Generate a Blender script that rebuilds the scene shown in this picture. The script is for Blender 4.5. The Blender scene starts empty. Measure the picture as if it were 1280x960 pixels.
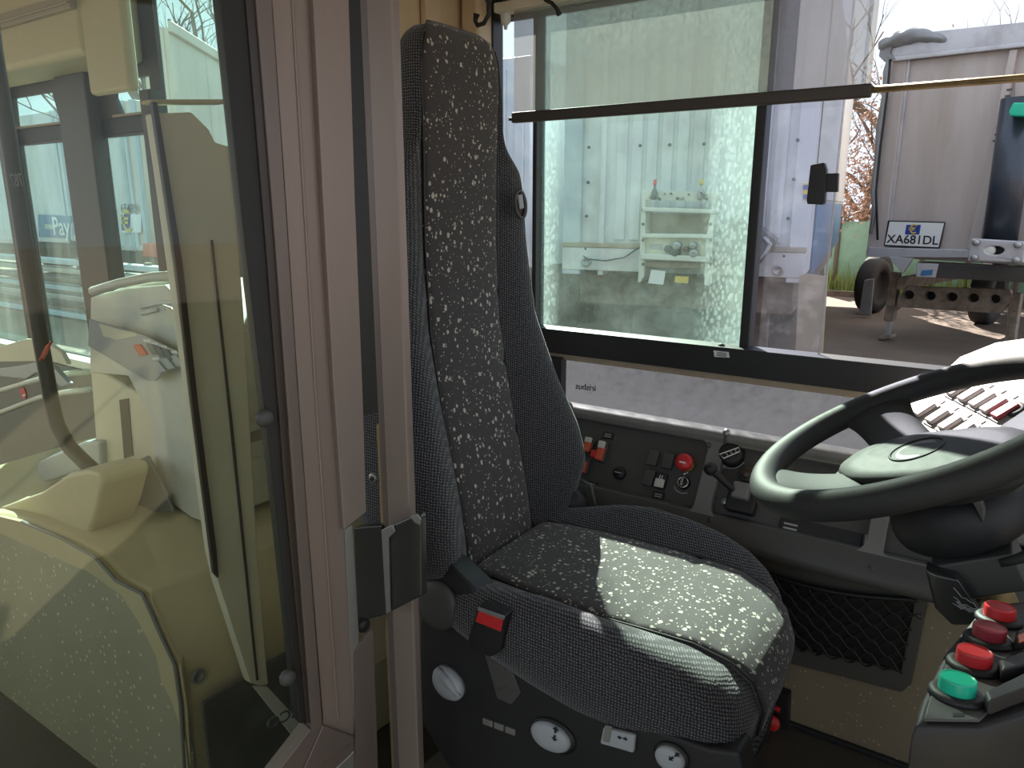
import bpy, bmesh, math, random
from mathutils import Vector, Matrix, noise
from mathutils.geometry import tessellate_polygon

random.seed(7)
SC = bpy.context.scene
COL = SC.collection

# ------------------------------------------------------------------ camera, sky, sun, exposure
OZ = 1.98                      # eye height above the yard; everything below is written relative to eye height, then lifted
PITCH, YAW, F = math.radians(13.6), math.radians(34.0), 925.0
cam_d = bpy.data.cameras.new('camera')
cam_d.sensor_width = 36.0
cam_d.lens = F / 1280 * 36.0
cam_d.clip_start = 0.02
cam_d.clip_end = 300
cam = bpy.data.objects.new('camera', cam_d)
COL.objects.link(cam)
cam.location = (0, 0, OZ)
cam.rotation_euler = (math.pi / 2 - PITCH, 0, YAW)
SC.camera = cam

wd = bpy.data.worlds.new('sky')
SC.world = wd
wd.use_nodes = True
wn = wd.node_tree
for n in list(wn.nodes):
    wn.nodes.remove(n)
w_out = wn.nodes.new('ShaderNodeOutputWorld')
w_bg = wn.nodes.new('ShaderNodeBackground')
w_tc = wn.nodes.new('ShaderNodeTexCoord')
w_sx = wn.nodes.new('ShaderNodeSeparateXYZ')
w_rp = wn.nodes.new('ShaderNodeValToRGB')
w_rp.color_ramp.elements[0].position = 0.0
w_rp.color_ramp.elements[0].color = (0.66, 0.745, 0.84, 1)
w_rp.color_ramp.elements[1].position = 0.8
w_rp.color_ramp.elements[1].color = (0.66, 0.745, 0.87, 1)
w_bg.inputs['Strength'].default_value = 1.55
wn.links.new(w_tc.outputs['Generated'], w_sx.inputs[0])
wn.links.new(w_sx.outputs['Z'], w_rp.inputs[0])
wn.links.new(w_rp.outputs[0], w_bg.inputs[0])
wn.links.new(w_bg.outputs[0], w_out.inputs[0])

sun_d = bpy.data.lights.new('sun', 'SUN')
sun_d.energy = 20.0
sun_d.angle = math.radians(0.6)
sun_d.color = (1.0, 0.94, 0.86)
sun = bpy.data.objects.new('sun', sun_d)
COL.objects.link(sun)
sun.rotation_euler = Vector((-0.8, 1.0, 0.82)).to_track_quat('Z', 'Y').to_euler()

SC.view_settings.view_transform = 'Standard'
SC.view_settings.look = 'None'
SC.view_settings.gamma = 1.0
SC.view_settings.use_curve_mapping = False
SC.view_settings.exposure = 0.0
SC.cycles.max_bounces = 10
SC.cycles.transparent_max_bounces = 24
SC.cycles.diffuse_bounces = 5
SC.cycles.caustics_reflective = False
SC.cycles.caustics_refractive = False

# ------------------------------------------------------------------ measuring helpers (sight line onto a real plane)
FWD = Vector((-math.sin(YAW) * math.cos(PITCH), math.cos(YAW) * math.cos(PITCH), -math.sin(PITCH)))
RGT = Vector((math.cos(YAW), math.sin(YAW), 0))
UPV = RGT.cross(FWD)


def ray(u, v):
    return FWD * F + RGT * (u - 640) - UPV * (v - 480)


def onpl(p, Q, n):
    d = ray(*p)
    return d * (Vector(Q).dot(n) / d.dot(n))


def onx(u, v, x):
    return onpl((u, v), Vector((x, 0, 0)), Vector((1, 0, 0)))


def ony(u, v, y):
    return onpl((u, v), Vector((0, y, 0)), Vector((0, 1, 0)))


def onz(u, v, z):
    return onpl((u, v), Vector((0, 0, z)), Vector((0, 0, 1)))


# ------------------------------------------------------------------ materials
class NT:
    def __init__(s, name):
        s.m = bpy.data.materials.new(name)
        s.m.use_nodes = True
        s.t = s.m.node_tree
        for n in list(s.t.nodes):
            s.t.nodes.remove(n)
        s.out = s.n('ShaderNodeOutputMaterial')

    def n(s, typ, **kw):
        nd = s.t.nodes.new(typ)
        for k, v in kw.items():
            setattr(nd, k, v)
        return nd

    def l(s, a, b):
        s.t.links.new(a, b)

    def coords(s, scale=(1, 1, 1)):
        tc = s.n('ShaderNodeTexCoord')
        mp = s.n('ShaderNodeMapping')
        mp.inputs['Scale'].default_value = scale
        s.l(tc.outputs['Object'], mp.inputs[0])
        return mp.outputs[0]

    def noise(s, scale, co, detail=4, rough=0.6):
        n = s.n('ShaderNodeTexNoise')
        n.inputs['Scale'].default_value = scale
        n.inputs['Detail'].default_value = detail
        n.inputs['Roughness'].default_value = rough
        s.l(co, n.inputs['Vector'])
        return n.outputs['Fac']

    def ramp(s, fac, stops):
        r = s.n('ShaderNodeValToRGB')
        e = r.color_ramp.elements
        while len(e) < len(stops):
            e.new(0.5)
        for el, (p, c) in zip(e, stops):
            el.position = p
            el.color = tuple(c) + (1,) if len(c) == 3 else c
        s.l(fac, r.inputs[0])
        return r.outputs[0]

    def math(s, op, a, b=None):
        m = s.n('ShaderNodeMath', operation=op)
        for i, x in enumerate((a, b)):
            if x is None:
                continue
            if isinstance(x, (int, float)):
                m.inputs[i].default_value = x
            else:
                s.l(x, m.inputs[i])
        return m.outputs[0]

    def mixc(s, fac, a, b):
        m = s.n('ShaderNodeMix', data_type='RGBA')
        for sock, x in ((m.inputs['Factor'], fac), (m.inputs[6], a), (m.inputs[7], b)):
            if isinstance(x, (int, float)):
                sock.default_value = x
            elif isinstance(x, tuple):
                sock.default_value = tuple(x) + (1,) if len(x) == 3 else x
            else:
                s.l(x, sock)
        return m.outputs[2]

    def mixs(s, fac, a, b):
        m = s.n('ShaderNodeMixShader')
        if isinstance(fac, (int, float)):
            m.inputs[0].default_value = fac
        else:
            s.l(fac, m.inputs[0])
        s.l(a, m.inputs[1])
        s.l(b, m.inputs[2])
        return m.outputs[0]

    def bsdf(s, color, rough=0.5, metal=0.0, spec=0.5, bump=None, bstr=0.3, bdist=0.002, coat=0.0, sheen=0.0):
        b = s.n('ShaderNodeBsdfPrincipled')
        if isinstance(color, tuple):
            b.inputs['Base Color'].default_value = tuple(color)[:3] + (1,)
        else:
            s.l(color, b.inputs['Base Color'])
        if isinstance(rough, (int, float)):
            b.inputs['Roughness'].default_value = rough
        else:
            s.l(rough, b.inputs['Roughness'])
        b.inputs['Metallic'].default_value = metal
        b.inputs['Specular IOR Level'].default_value = spec
        b.inputs['Coat Weight'].default_value = coat
        b.inputs['Sheen Weight'].default_value = sheen
        if bump is not None:
            bp = s.n('ShaderNodeBump')
            bp.inputs['Strength'].default_value = bstr
            bp.inputs['Distance'].default_value = bdist
            s.l(bump, bp.inputs['Height'])
            s.l(bp.outputs[0], b.inputs['Normal'])
        return b.outputs[0]

    def done(s, sh):
        s.l(sh, s.out.inputs['Surface'])
        return s.m


def srgb(r, g, b):
    f = lambda c: c / 12.92 if c <= 0.04045 else ((c + 0.055) / 1.055) ** 2.4
    return (f(r / 255), f(g / 255), f(b / 255))


def plain(name, col, rough=0.5, metal=0.0, var=0.12, vscale=18, bstr=0.15, bscale=220, spec=0.5, coat=0.0):
    t = NT(name)
    co = t.coords()
    f = t.noise(vscale, co, 5)
    c = t.mixc(f, tuple(x * (1 - var) for x in col), tuple(min(1, x * (1 + var)) for x in col))
    fb = t.noise(bscale, co, 2)
    return t.done(t.bsdf(c, rough, metal, spec, bump=fb, bstr=bstr, bdist=0.001, coat=coat))


def worn(name, col, dirt, rough=0.45, metal=0.0, amount=0.5, scale=6, stretch=(1, 1, 0.25)):
    """painted surface with streaky dirt that stays put"""
    t = NT(name)
    co = t.coords(stretch)
    f = t.noise(scale, co, 6, 0.65)
    m = t.ramp(f, [(amount - 0.12, (0, 0, 0)), (amount + 0.2, (1, 1, 1))])
    c = t.mixc(m, col, dirt)
    f2 = t.noise(scale * 12, co, 3)
    c = t.mixc(t.math('MULTIPLY', f2, 0.3), c, dirt)
    return t.done(t.bsdf(c, rough, metal, bump=f2, bstr=0.1, bdist=0.001))


def flecked():
    t = NT('flecked_black_fabric')
    tc = t.n('ShaderNodeTexCoord')
    wob = t.n('ShaderNodeTexNoise')
    wob.inputs['Scale'].default_value = 260
    wob.inputs['Detail'].default_value = 2
    t.l(tc.outputs['Object'], wob.inputs['Vector'])
    add = t.n('ShaderNodeVectorMath', operation='MULTIPLY_ADD')
    t.l(wob.outputs['Color'], add.inputs[0])
    add.inputs[1].default_value = (0.006, 0.006, 0.006)
    t.l(tc.outputs['Object'], add.inputs[2])
    out = None
    for sc, thr, keep in (((100, 100, 80), 0.28, 0.50), ((180, 145, 180), 0.23, 0.58)):
        mp = t.n('ShaderNodeMapping')
        mp.inputs['Scale'].default_value = sc
        mp.inputs['Rotation'].default_value = (0.3, 0.2, 0.4)
        t.l(add.outputs[0], mp.inputs[0])
        v = t.n('ShaderNodeTexVoronoi')
        v.inputs['Scale'].default_value = 1.0
        v.inputs['Randomness'].default_value = 1.0
        t.l(mp.outputs[0], v.inputs['Vector'])
        sp = t.n('ShaderNodeSeparateColor')
        t.l(v.outputs['Color'], sp.inputs[0])
        k = t.math('GREATER_THAN', sp.outputs[0], keep)
        rad = t.math('MULTIPLY', sp.outputs[1], thr * 1.6)
        d = t.math('LESS_THAN', v.outputs['Distance'], rad)
        mk = t.math('MULTIPLY', k, d)
        out = mk if out is None else t.math('MAXIMUM', out, mk)
    co = t.coords()
    fz = t.noise(900, co, 2)
    base = t.mixc(fz, (0.042, 0.038, 0.038), (0.105, 0.097, 0.096))
    c = t.mixc(out, base, (0.60, 0.57, 0.50))
    return t.done(t.bsdf(c, 0.95, 0, 0.15, bump=fz, bstr=0.5, bdist=0.001, sheen=0.25))


def woven():
    t = NT('woven_charcoal_fabric')
    co = t.coords((1, 1, 1))
    wz = t.n('ShaderNodeTexNoise')
    wz.inputs['Scale'].default_value = 120
    t.l(co, wz.inputs['Vector'])
    ma = t.n('ShaderNodeVectorMath', operation='MULTIPLY_ADD')
    t.l(wz.outputs['Color'], ma.inputs[0])
    ma.inputs[1].default_value = (0.005, 0.005, 0.005)
    t.l(co, ma.inputs[2])
    co = ma.outputs[0]

    def band(vec):
        d = t.n('ShaderNodeVectorMath', operation='DOT_PRODUCT')
        t.l(co, d.inputs[0])
        d.inputs[1].default_value = tuple(560 * q for q in vec)
        return t.math('SINE', d.outputs['Value'])
    f = t.math('MULTIPLY', band((1, 1, 1)), band((1, 0.2, -1)))
    f = t.math('ADD', t.math('MULTIPLY', f, 0.5), 0.5)
    c = t.ramp(f, [(0.25, (0.024, 0.024, 0.027)), (0.6, (0.054, 0.053, 0.058)), (0.92, (0.19, 0.19, 0.20))])
    return t.done(t.bsdf(c, 0.95, 0, 0.15, bump=f, bstr=0.5, bdist=0.0015, sheen=0.25))


def glass(name, tint, refl=0.05, dirt=0.0, dirt_col=(0.75, 0.78, 0.75), scale=14, lo=0.45, hi=0.75, stretch=(1, 1, 1), droplets=0.0, rough=0.02, edges=(), base=0.25):
    t = NT(name)
    tr = t.n('ShaderNodeBsdfTransparent')
    tr.inputs[0].default_value = tuple(tint) + (1,)
    gl = t.n('ShaderNodeBsdfGlossy')
    gl.inputs['Roughness'].default_value = rough
    lw = t.n('ShaderNodeLayerWeight')
    lw.inputs['Blend'].default_value = 0.5
    f4 = t.math('POWER', lw.outputs['Facing'], 5.0)
    fac = t.math('ADD', t.math('MULTIPLY', f4, 0.6), refl)
    sh = t.mixs(fac, tr.outputs[0], gl.outputs[0])
    if dirt > 0:
        co = t.coords(stretch)
        a = t.noise(scale, co, 6, 0.7)
        m = t.ramp(a, [(lo, (0, 0, 0)), (hi, (1, 1, 1))])
        if edges:
            # grime dried along the rims of the pane: (axis, position, reach, strength)
            ge = t.n('ShaderNodeNewGeometry')
            gx = t.n('ShaderNodeSeparateXYZ')
            t.l(ge.outputs['Position'], gx.inputs[0])
            wob = t.noise(11, t.coords((1, 1, 0.5)), 5)
            band = None
            for ax, pos, reach, stg in edges:
                dd = t.math('ABSOLUTE', t.math('SUBTRACT', gx.outputs[ax], pos))
                e1 = t.math('MAXIMUM', t.math('SUBTRACT', 1.0, t.math('DIVIDE', dd, reach)), 0.0)
                e1 = t.math('MULTIPLY', t.math('MULTIPLY', e1, t.math('ADD', wob, 0.35)), stg)
                band = e1 if band is None else t.math('ADD', band, e1)
            v = t.n('ShaderNodeTexVoronoi')
            v.inputs['Scale'].default_value = 105
            t.l(t.coords((1, 1, 0.55)), v.inputs['Vector'])
            dr = t.math('LESS_THAN', v.outputs['Distance'], 0.42)
            dr = t.math('MULTIPLY', dr, t.math('MINIMUM', t.math('MULTIPLY', band, 1.6), 1.0))
            m = t.math('ADD', t.math('ADD', m, t.math('MULTIPLY', band, 1.3)), t.math('MULTIPLY', dr, droplets))
        fac2 = t.math('MINIMUM', t.math('ADD', t.math('MULTIPLY', m, dirt), dirt * base), 0.92)
        df = t.n('ShaderNodeBsdfDiffuse')
        df.inputs[0].default_value = tuple(dirt_col) + (1,)
        tl = t.n('ShaderNodeBsdfTranslucent')
        tl.inputs[0].default_value = tuple(dirt_col) + (1,)
        sh = t.mixs(fac2, sh, t.mixs(0.5, df.outputs[0], tl.outputs[0]))
    return t.done(sh)


def blind_fabric():
    t = NT('grey_blind_fabric')
    co = t.coords()
    a = t.noise(5, t.coords((1, 1, 3)), 5)
    c = t.mixc(a, (0.30, 0.29, 0.28), (0.42, 0.41, 0.40))
    df = t.n('ShaderNodeBsdfDiffuse')
    t.l(c, df.inputs[0])
    tl = t.n('ShaderNodeBsdfTranslucent')
    tl.inputs[0].default_value = (0.17, 0.165, 0.155, 1)
    tr = t.n('ShaderNodeBsdfTransparent')
    tr.inputs[0].default_value = (0.9, 0.9, 0.9, 1)
    s = t.mixs(0.5, df.outputs[0], tl.outputs[0])
    return t.done(t.mixs(0.25, s, tr.outputs[0]))


def asphalt():
    t = NT('yard_asphalt')
    co = t.coords()
    a = t.noise(0.6, co, 6)
    c = t.ramp(a, [(0.3, (0.16, 0.115, 0.085)), (0.7, (0.30, 0.225, 0.17))])
    b = t.noise(40, co, 3)
    c = t.mixc(t.math('MULTIPLY', b, 0.5), c, (0.12, 0.10, 0.085))
    return t.done(t.bsdf(c, 0.9, bump=b, bstr=0.4, bdist=0.01))


def speckled(name, base, spec_col, scale=120, thr=0.2, keep=0.6, rough=0.55, base2=None):
    t = NT(name)
    co = t.coords()
    v = t.n('ShaderNodeTexVoronoi')
    v.inputs['Scale'].default_value = scale
    t.l(co, v.inputs['Vector'])
    sp = t.n('ShaderNodeSeparateColor')
    t.l(v.outputs['Color'], sp.inputs[0])
    m = t.math('MULTIPLY', t.math('GREATER_THAN', sp.outputs[0], keep), t.math('LESS_THAN', v.outputs['Distance'], thr))
    b = t.noise(4, co, 5)
    c0 = t.mixc(b, base, base2 or tuple(x * 0.75 for x in base))
    c = t.mixc(m, c0, spec_col)
    return t.done(t.bsdf(c, rough, bump=b, bstr=0.05))


def corrugated_paint(name, col, dirt):
    return worn(name, col, dirt, 0.5, 0, 0.62, 2.0, (1, 1, 0.3))


M = {}
M['flecked'] = flecked()
M['woven'] = woven()
M['black_plastic'] = plain('black_plastic', (0.017, 0.017, 0.019), 0.55, bstr=0.3, bscale=600)
M['dark_plastic'] = plain('dark_grey_plastic', (0.078, 0.077, 0.074), 0.5, bstr=0.35, bscale=500)
M['console_plastic'] = plain('console_grey_plastic', (0.20, 0.20, 0.19), 0.55, bstr=0.3, bscale=420)
M['pod_plastic'] = plain('pale_dash_plastic', (0.46, 0.41, 0.41), 0.5, bstr=0.3, bscale=420)
M['wheel_rubber'] = plain('steering_wheel_leatherette', (0.030, 0.031, 0.031), 0.62, bstr=0.4, bscale=700, spec=0.3)
M['grey_plastic'] = plain('light_grey_plastic', (0.42, 0.45, 0.48), 0.4)
M['white_plastic'] = plain('off_white_plastic', (0.68, 0.68, 0.62), 0.4)
M['cream'] = plain('cream_moulding', (0.56, 0.49, 0.31), 0.5, var=0.08)
M['cream_wall'] = plain('cream_wall_laminate', (0.66, 0.52, 0.34), 0.5, var=0.06)
M['cream_board'] = plain('pale_cream_board', (0.72, 0.68, 0.54), 0.45, var=0.06)
M['door_metal'] = worn('anodised_bronze_profile', (0.315, 0.255, 0.225), (0.215, 0.17, 0.15), 0.42, 0.35, 0.62, 5, (1, 1, 0.15))
M['door_metal_dark'] = worn('dark_bronze_profile', (0.21, 0.17, 0.155), (0.13, 0.105, 0.095), 0.4, 0.35, 0.6, 5, (1, 1, 0.15))
M['brushed'] = worn('brushed_aluminium', (0.50, 0.46, 0.42), (0.30, 0.25, 0.20), 0.35, 0.7, 0.6, 5, (1, 1, 0.1))
M['brass'] = worn('yellowed_channel_metal', (0.52, 0.40, 0.22), (0.22, 0.15, 0.08), 0.4, 0.6, 0.55, 8, (1, 1, 0.15))
M['chrome'] = plain('chrome', (0.75, 0.75, 0.75), 0.18, 1.0, bstr=0.02)
M['dull_steel'] = plain('dull_steel', (0.40, 0.40, 0.40), 0.4, 0.7)
M['steel_dark'] = plain('dark_coated_steel', (0.085, 0.085, 0.085), 0.25, 0.6)
M['rubber'] = plain('black_rubber', (0.016, 0.016, 0.017), 0.5)
M['brown_rubber'] = plain('dark_brown_seal', (0.045, 0.032, 0.026), 0.35)
M['pillar'] = plain('dark_window_pillar', (0.060, 0.050, 0.042), 0.45)
M['beige'] = plain('beige_trim', (0.36, 0.29, 0.21), 0.5)
M['red'] = plain('red_plastic', (0.62, 0.03, 0.035), 0.35, bstr=0.05)
M['dark_red'] = plain('dull_red_plastic', (0.30, 0.03, 0.045), 0.35, bstr=0.05)
M['orange_red'] = plain('orange_red_plastic', (0.68, 0.12, 0.06), 0.4, bstr=0.05)
M['green'] = plain('green_lens', (0.02, 0.52, 0.33), 0.25, bstr=0.05)
M['yellow'] = plain('yellow_plastic', (0.70, 0.50, 0.08), 0.4)
M['white'] = plain('white_print', (0.8, 0.8, 0.8), 0.5, var=0.03)
M['grey_print'] = plain('pale_grey_print', (0.45, 0.45, 0.45), 0.5, var=0.03)
M['ink'] = plain('dark_print', (0.02, 0.02, 0.025), 0.5, var=0.03)
M['blue'] = plain('blue_print', (0.02, 0.06, 0.30), 0.45)
M['blue_panel'] = plain('blue_painted_panel', (0.05, 0.16, 0.32), 0.45)
M['container'] = corrugated_paint('white_container_paint', (0.70, 0.72, 0.74), (0.40, 0.36, 0.34))
M['container_grey'] = corrugated_paint('pale_blue_container_paint', (0.50, 0.58, 0.66), (0.36, 0.38, 0.40))
M['trailer_alu'] = worn('weathered_trailer_aluminium', (0.56, 0.49, 0.47), (0.42, 0.34, 0.30), 0.5, 0.15, 0.55, 2.5, (1, 1, 0.12))
M['trailer_rail'] = worn('trailer_rail_aluminium', (0.58, 0.57, 0.60), (0.36, 0.33, 0.33), 0.4, 0.4, 0.6, 3, (1, 1, 1))
M['trailer_cream'] = worn('cream_trailer_panels', (0.72, 0.63, 0.54), (0.50, 0.42, 0.34), 0.5, 0, 0.6, 2, (1, 1, 0.2))
M['chassis'] = worn('rusty_chassis_beam', (0.30, 0.24, 0.19), (0.12, 0.085, 0.06), 0.6, 0.1, 0.5, 8, (1, 1, 1))
M['tarp'] = plain('grey_tarpaulin', (0.26, 0.26, 0.27), 0.6, var=0.25, vscale=9)
M['tyre'] = plain('tyre_rubber', (0.03, 0.028, 0.026), 0.8)
M['ram'] = plain('dark_ram_cylinder', (0.055, 0.065, 0.085), 0.3, 0.4)
M['fence'] = plain('green_fence_netting', (0.20, 0.33, 0.24), 0.7, var=0.3, vscale=5)
M['bark'] = plain('tree_bark', (0.13, 0.095, 0.07), 0.85, var=0.3)
M['leaf'] = plain('rusty_dry_leaves', (0.36, 0.20, 0.13), 0.7, var=0.4, vscale=2)
M['grass'] = plain('verge_grass', (0.20, 0.24, 0.06), 0.8, var=0.4, vscale=3)
M['asphalt'] = asphalt()
M['floor'] = speckled('dark_floor_vinyl', (0.075, 0.065, 0.052), (0.25, 0.22, 0.18), 180, 0.18, 0.75)
M['cladding'] = speckled('speckled_wall_vinyl', (0.28, 0.235, 0.17), (0.62, 0.56, 0.46), 95, 0.17, 0.72, 0.6)
M['arch_vinyl'] = speckled('speckled_green_grey_vinyl', (0.42, 0.41, 0.30), (0.72, 0.68, 0.50), 48, 0.25, 0.62, 0.5)
M['glass_clear'] = glass('clear_side_glass', (0.93, 0.96, 0.98), 0.04, 0.05)
M['glass_teal'] = glass('dirty_teal_side_glass', (0.84, 0.955, 0.90), 0.03, 0.075, (0.62, 0.80, 0.76), 7, 0.40, 0.85, (1, 1, 1), 1.5, edges=((0, -0.56, 0.13, 1.5), (0, -1.155, 0.06, 1.7), (2, 0.52 + OZ, 0.16, 1.2)))
M['glass_slide'] = glass('sliding_side_glass', (0.84, 0.86, 0.93), 0.03, 0.07, (0.8, 0.8, 0.85), 10, 0.5, 0.8)
M['glass_low'] = glass('frosted_low_glass', (0.80, 0.82, 0.86), 0.04, 0.42, (0.17, 0.175, 0.19), 26, 0.30, 0.75, base=0.45)
M['glass_door'] = glass('cabin_door_glass', (0.94, 0.97, 0.91), 0.022, 0.035, (0.66, 0.70, 0.58), 7, 0.5, 0.8, (1, 1, 0.5))
M['glass_rear'] = glass('streaked_rear_glass', (0.78, 0.93, 0.92), 0.02, 0.09, (0.66, 0.80, 0.78), 6, 0.45, 0.8, (1, 1, 0.25))
M['lens_clear'] = glass('clear_guard_plastic', (0.9, 0.9, 0.9), 0.08, 0.05)
M['blind'] = blind_fabric()


# ------------------------------------------------------------------ mesh helpers
ORG = {}


class MB:
    def __init__(s):
        s.v, s.f = [], []

    def add(s, vs, fs):
        k = len(s.v)
        s.v += [Vector(v) for v in vs]
        s.f += [tuple(i + k for i in f) for f in fs]
        return s

    def box(s, lo, hi):
        x0, y0, z0 = lo
        x1, y1, z1 = hi
        return s.add([(x0, y0, z0), (x1, y0, z0), (x1, y1, z0), (x0, y1, z0), (x0, y0, z1), (x1, y0, z1), (x1, y1, z1), (x0, y1, z1)],
                     [(0, 3, 2, 1), (4, 5, 6, 7), (0, 1, 5, 4), (1, 2, 6, 5), (2, 3, 7, 6), (3, 0, 4, 7)])

    def obox(s, c, ex, ey, ez):
        c, ex, ey, ez = map(Vector, (c, ex, ey, ez))
        vs = [c + ex * a + ey * b + ez * d for d in (-1, 1) for a, b in ((-1, -1), (1, -1), (1, 1), (-1, 1))]
        return s.add(vs, [(0, 3, 2, 1), (4, 5, 6, 7), (0, 1, 5, 4), (1, 2, 6, 5), (2, 3, 7, 6), (3, 0, 4, 7)])

    def prism(s, pts, vec, holes=()):
        vec = Vector(vec)
        loops = [[Vector(p) for p in pts]] + [[Vector(p) for p in h] for h in holes]
        tri = tessellate_polygon(loops)
        flat = [p for lp in loops for p in lp]
        n = len(flat)
        fs = [tuple(t) for t in tri] + [tuple(i + n for i in reversed(t)) for t in tri]
        k = 0
        for lp in loops:
            m = len(lp)
            for i in range(m):
                j = (i + 1) % m
                fs.append((k + i, k + j, n + k + j, n + k + i))
            k += m
        return s.add(flat + [p + vec for p in flat], fs)

    def loft(s, rows, closed=True, cap=True):
        m = len(rows[0])
        vs = [p for r in rows for p in r]
        fs = []
        for i in range(len(rows) - 1):
            for j in range(m if closed else m - 1):
                k = (j + 1) % m
                fs.append((i * m + j, i * m + k, (i + 1) * m + k, (i + 1) * m + j))
        if cap and closed:
            fs.append(tuple(reversed(range(m))))
            fs.append(tuple((len(rows) - 1) * m + j for j in range(m)))
        return s.add(vs, fs)

    def tube(s, path, r, seg=10, closed=False):
        P = [Vector(p) for p in path]
        R = r if isinstance(r, (list, tuple)) else [r] * len(P)
        rows = []
        n0 = None
        for i, p in enumerate(P):
            if closed:
                t = P[(i + 1) % len(P)] - P[i - 1]
            else:
                t = P[min(i + 1, len(P) - 1)] - P[max(i - 1, 0)]
            t.normalize()
            if n0 is None:
                n0 = t.orthogonal().normalized()
            n0 = (n0 - t * n0.dot(t))
            n0 = n0.normalized() if n0.length > 1e-6 else t.orthogonal().normalized()
            b = t.cross(n0)
            rows.append([p + (n0 * math.cos(a) + b * math.sin(a)) * R[i] for a in [2 * math.pi * k / seg for k in range(seg)]])
        if closed:
            rows.append(rows[0])
            return s.loft(rows, True, False)
        return s.loft(rows, True, True)

    def lathe(s, prof, o, ax, seg=24, squash=None):
        o, ax = Vector(o), Vector(ax).normalized()
        a = squash[0].normalized() if squash else ax.orthogonal().normalized()
        b = ax.cross(a)
        q = squash[1] if squash else 1.0
        rows = [[o + ax * h + (a * math.cos(t) * q + b * math.sin(t)) * r for t in [2 * math.pi * k / seg for k in range(seg)]] for r, h in prof]
        return s.loft(rows, True, True)

    def build(s, name, mat, parent=None, smooth=False, bevel=0.0, subsurf=0, seg=2, org=None):
        if parent is not None:
            o0 = ORG[parent.name]
        elif org is not None:
            o0 = Vector(org)
        else:
            xs = [v.x for v in s.v]
            ys = [v.y for v in s.v]
            o0 = Vector(((min(xs) + max(xs)) / 2, (min(ys) + max(ys)) / 2, min(v.z for v in s.v)))
        me = bpy.data.meshes.new(name)
        me.from_pydata([tuple(v - o0) for v in s.v], [], s.f)
        bm = bmesh.new()
        bm.from_mesh(me)
        bmesh.ops.remove_doubles(bm, verts=bm.verts, dist=1e-6)
        bmesh.ops.recalc_face_normals(bm, faces=bm.faces)
        bm.to_mesh(me)
        bm.free()
        me.materials.append(M[mat] if isinstance(mat, str) else mat)
        ob = bpy.data.objects.new(name, me)
        COL.objects.link(ob)
        if parent is not None:
            ob.parent = parent
        else:
            ob.location = o0
        ORG[ob.name] = o0
        if smooth:
            for p in me.polygons:
                p.use_smooth = True
        if bevel > 0:
            md = ob.modifiers.new('bevel', 'BEVEL')
            md.width = bevel
            md.segments = seg
            md.limit_method = 'ANGLE'
            md.angle_limit = math.radians(35)
            me.polygons.foreach_set('use_smooth', [True] * len(me.polygons))
            wnm = ob.modifiers.new('normals', 'WEIGHTED_NORMAL')
            wnm.keep_sharp = False
        if subsurf:
            md = ob.modifiers.new('round', 'SUBSURF')
            md.levels = subsurf
            md.render_levels = subsurf
            for p in me.polygons:
                p.use_smooth = True
        return ob


def tag(o, label=None, cat=None, group=None, kind=None):
    if label:
        o['label'] = label
    if cat:
        o['category'] = cat
    if group:
        o['group'] = group
    if kind:
        o['kind'] = kind
    return o


def thing(name, label, cat, loc, group=None):
    o = bpy.data.objects.new(name, None)
    o.empty_display_size = 0.05
    COL.objects.link(o)
    o.location = loc
    ORG[o.name] = Vector(loc)
    return tag(o, label, cat, group)


def struct(o):
    o['kind'] = 'structure'
    return o


def text(body, mat, parent, pos, ex, ey, size, name='lettering', mirror=False, ext=0.0006, bold=False):
    """flat lettering: pos is its centre, ex the reading direction, ey up"""
    cu = bpy.data.curves.new(name, 'FONT')
    cu.body = body
    cu.size = size
    cu.align_x = 'CENTER'
    cu.align_y = 'CENTER'
    cu.extrude = ext
    if bold:
        cu.offset = size * 0.012
    tmp = bpy.data.objects.new(name + '_curve', cu)
    me = bpy.data.meshes.new_from_object(tmp)
    bpy.data.objects.remove(tmp)
    bpy.data.curves.remove(cu)
    me.name = name
    me.materials.clear()
    me.materials.append(M[mat])
    ob = bpy.data.objects.new(name, me)
    COL.objects.link(ob)
    ex, ey = Vector(ex).normalized(), Vector(ey)
    ey = (ey - ex * ey.dot(ex)).normalized()
    ez = ex.cross(ey)
    if mirror:
        ex = -ex
    m = Matrix((ex, ey, ez)).transposed().to_4x4()
    m.translation = Vector(pos) - ORG[parent.name]
    ob.parent = parent
    ob.matrix_local = m
    ORG[ob.name] = ORG[parent.name]
    return ob


def pxprism(px, Q, n, th, holes=()):
    n = Vector(n).normalized()
    return MB().prism([onpl(p, Q, n) for p in px], n * th, [[onpl(p, Q, n) for p in h] for h in holes])


def rrect(cx, cy, w, h, r, k=4):
    pts = []
    for sx, sy, a0 in ((1, 1, 0), (-1, 1, 90), (-1, -1, 180), (1, -1, 270)):
        for i in range(k + 1):
            a = math.radians(a0 + 90 * i / k)
            pts.append((cx + sx * (w / 2 - r) + r * math.cos(a), cy + sy * (h / 2 - r) + r * math.sin(a)))
    return pts


def ell(cx, cy, rx, ry, k=24):
    return [(cx + rx * math.cos(2 * math.pi * i / k), cy + ry * math.sin(2 * math.pi * i / k)) for i in range(k)]


def lerp(a, b, t):
    return a + (b - a) * t


def curve(tab, z):
    """smooth interpolation in a table of (z, v1, v2, ...) sorted by z"""
    for i in range(len(tab) - 1):
        if tab[i][0] <= z <= tab[i + 1][0]:
            t = (z - tab[i][0]) / (tab[i + 1][0] - tab[i][0])
            return [lerp(a, b, t) for a, b in zip(tab[i][1:], tab[i + 1][1:])]
    return list(tab[0][1:] if z < tab[0][0] else tab[-1][1:])

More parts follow.
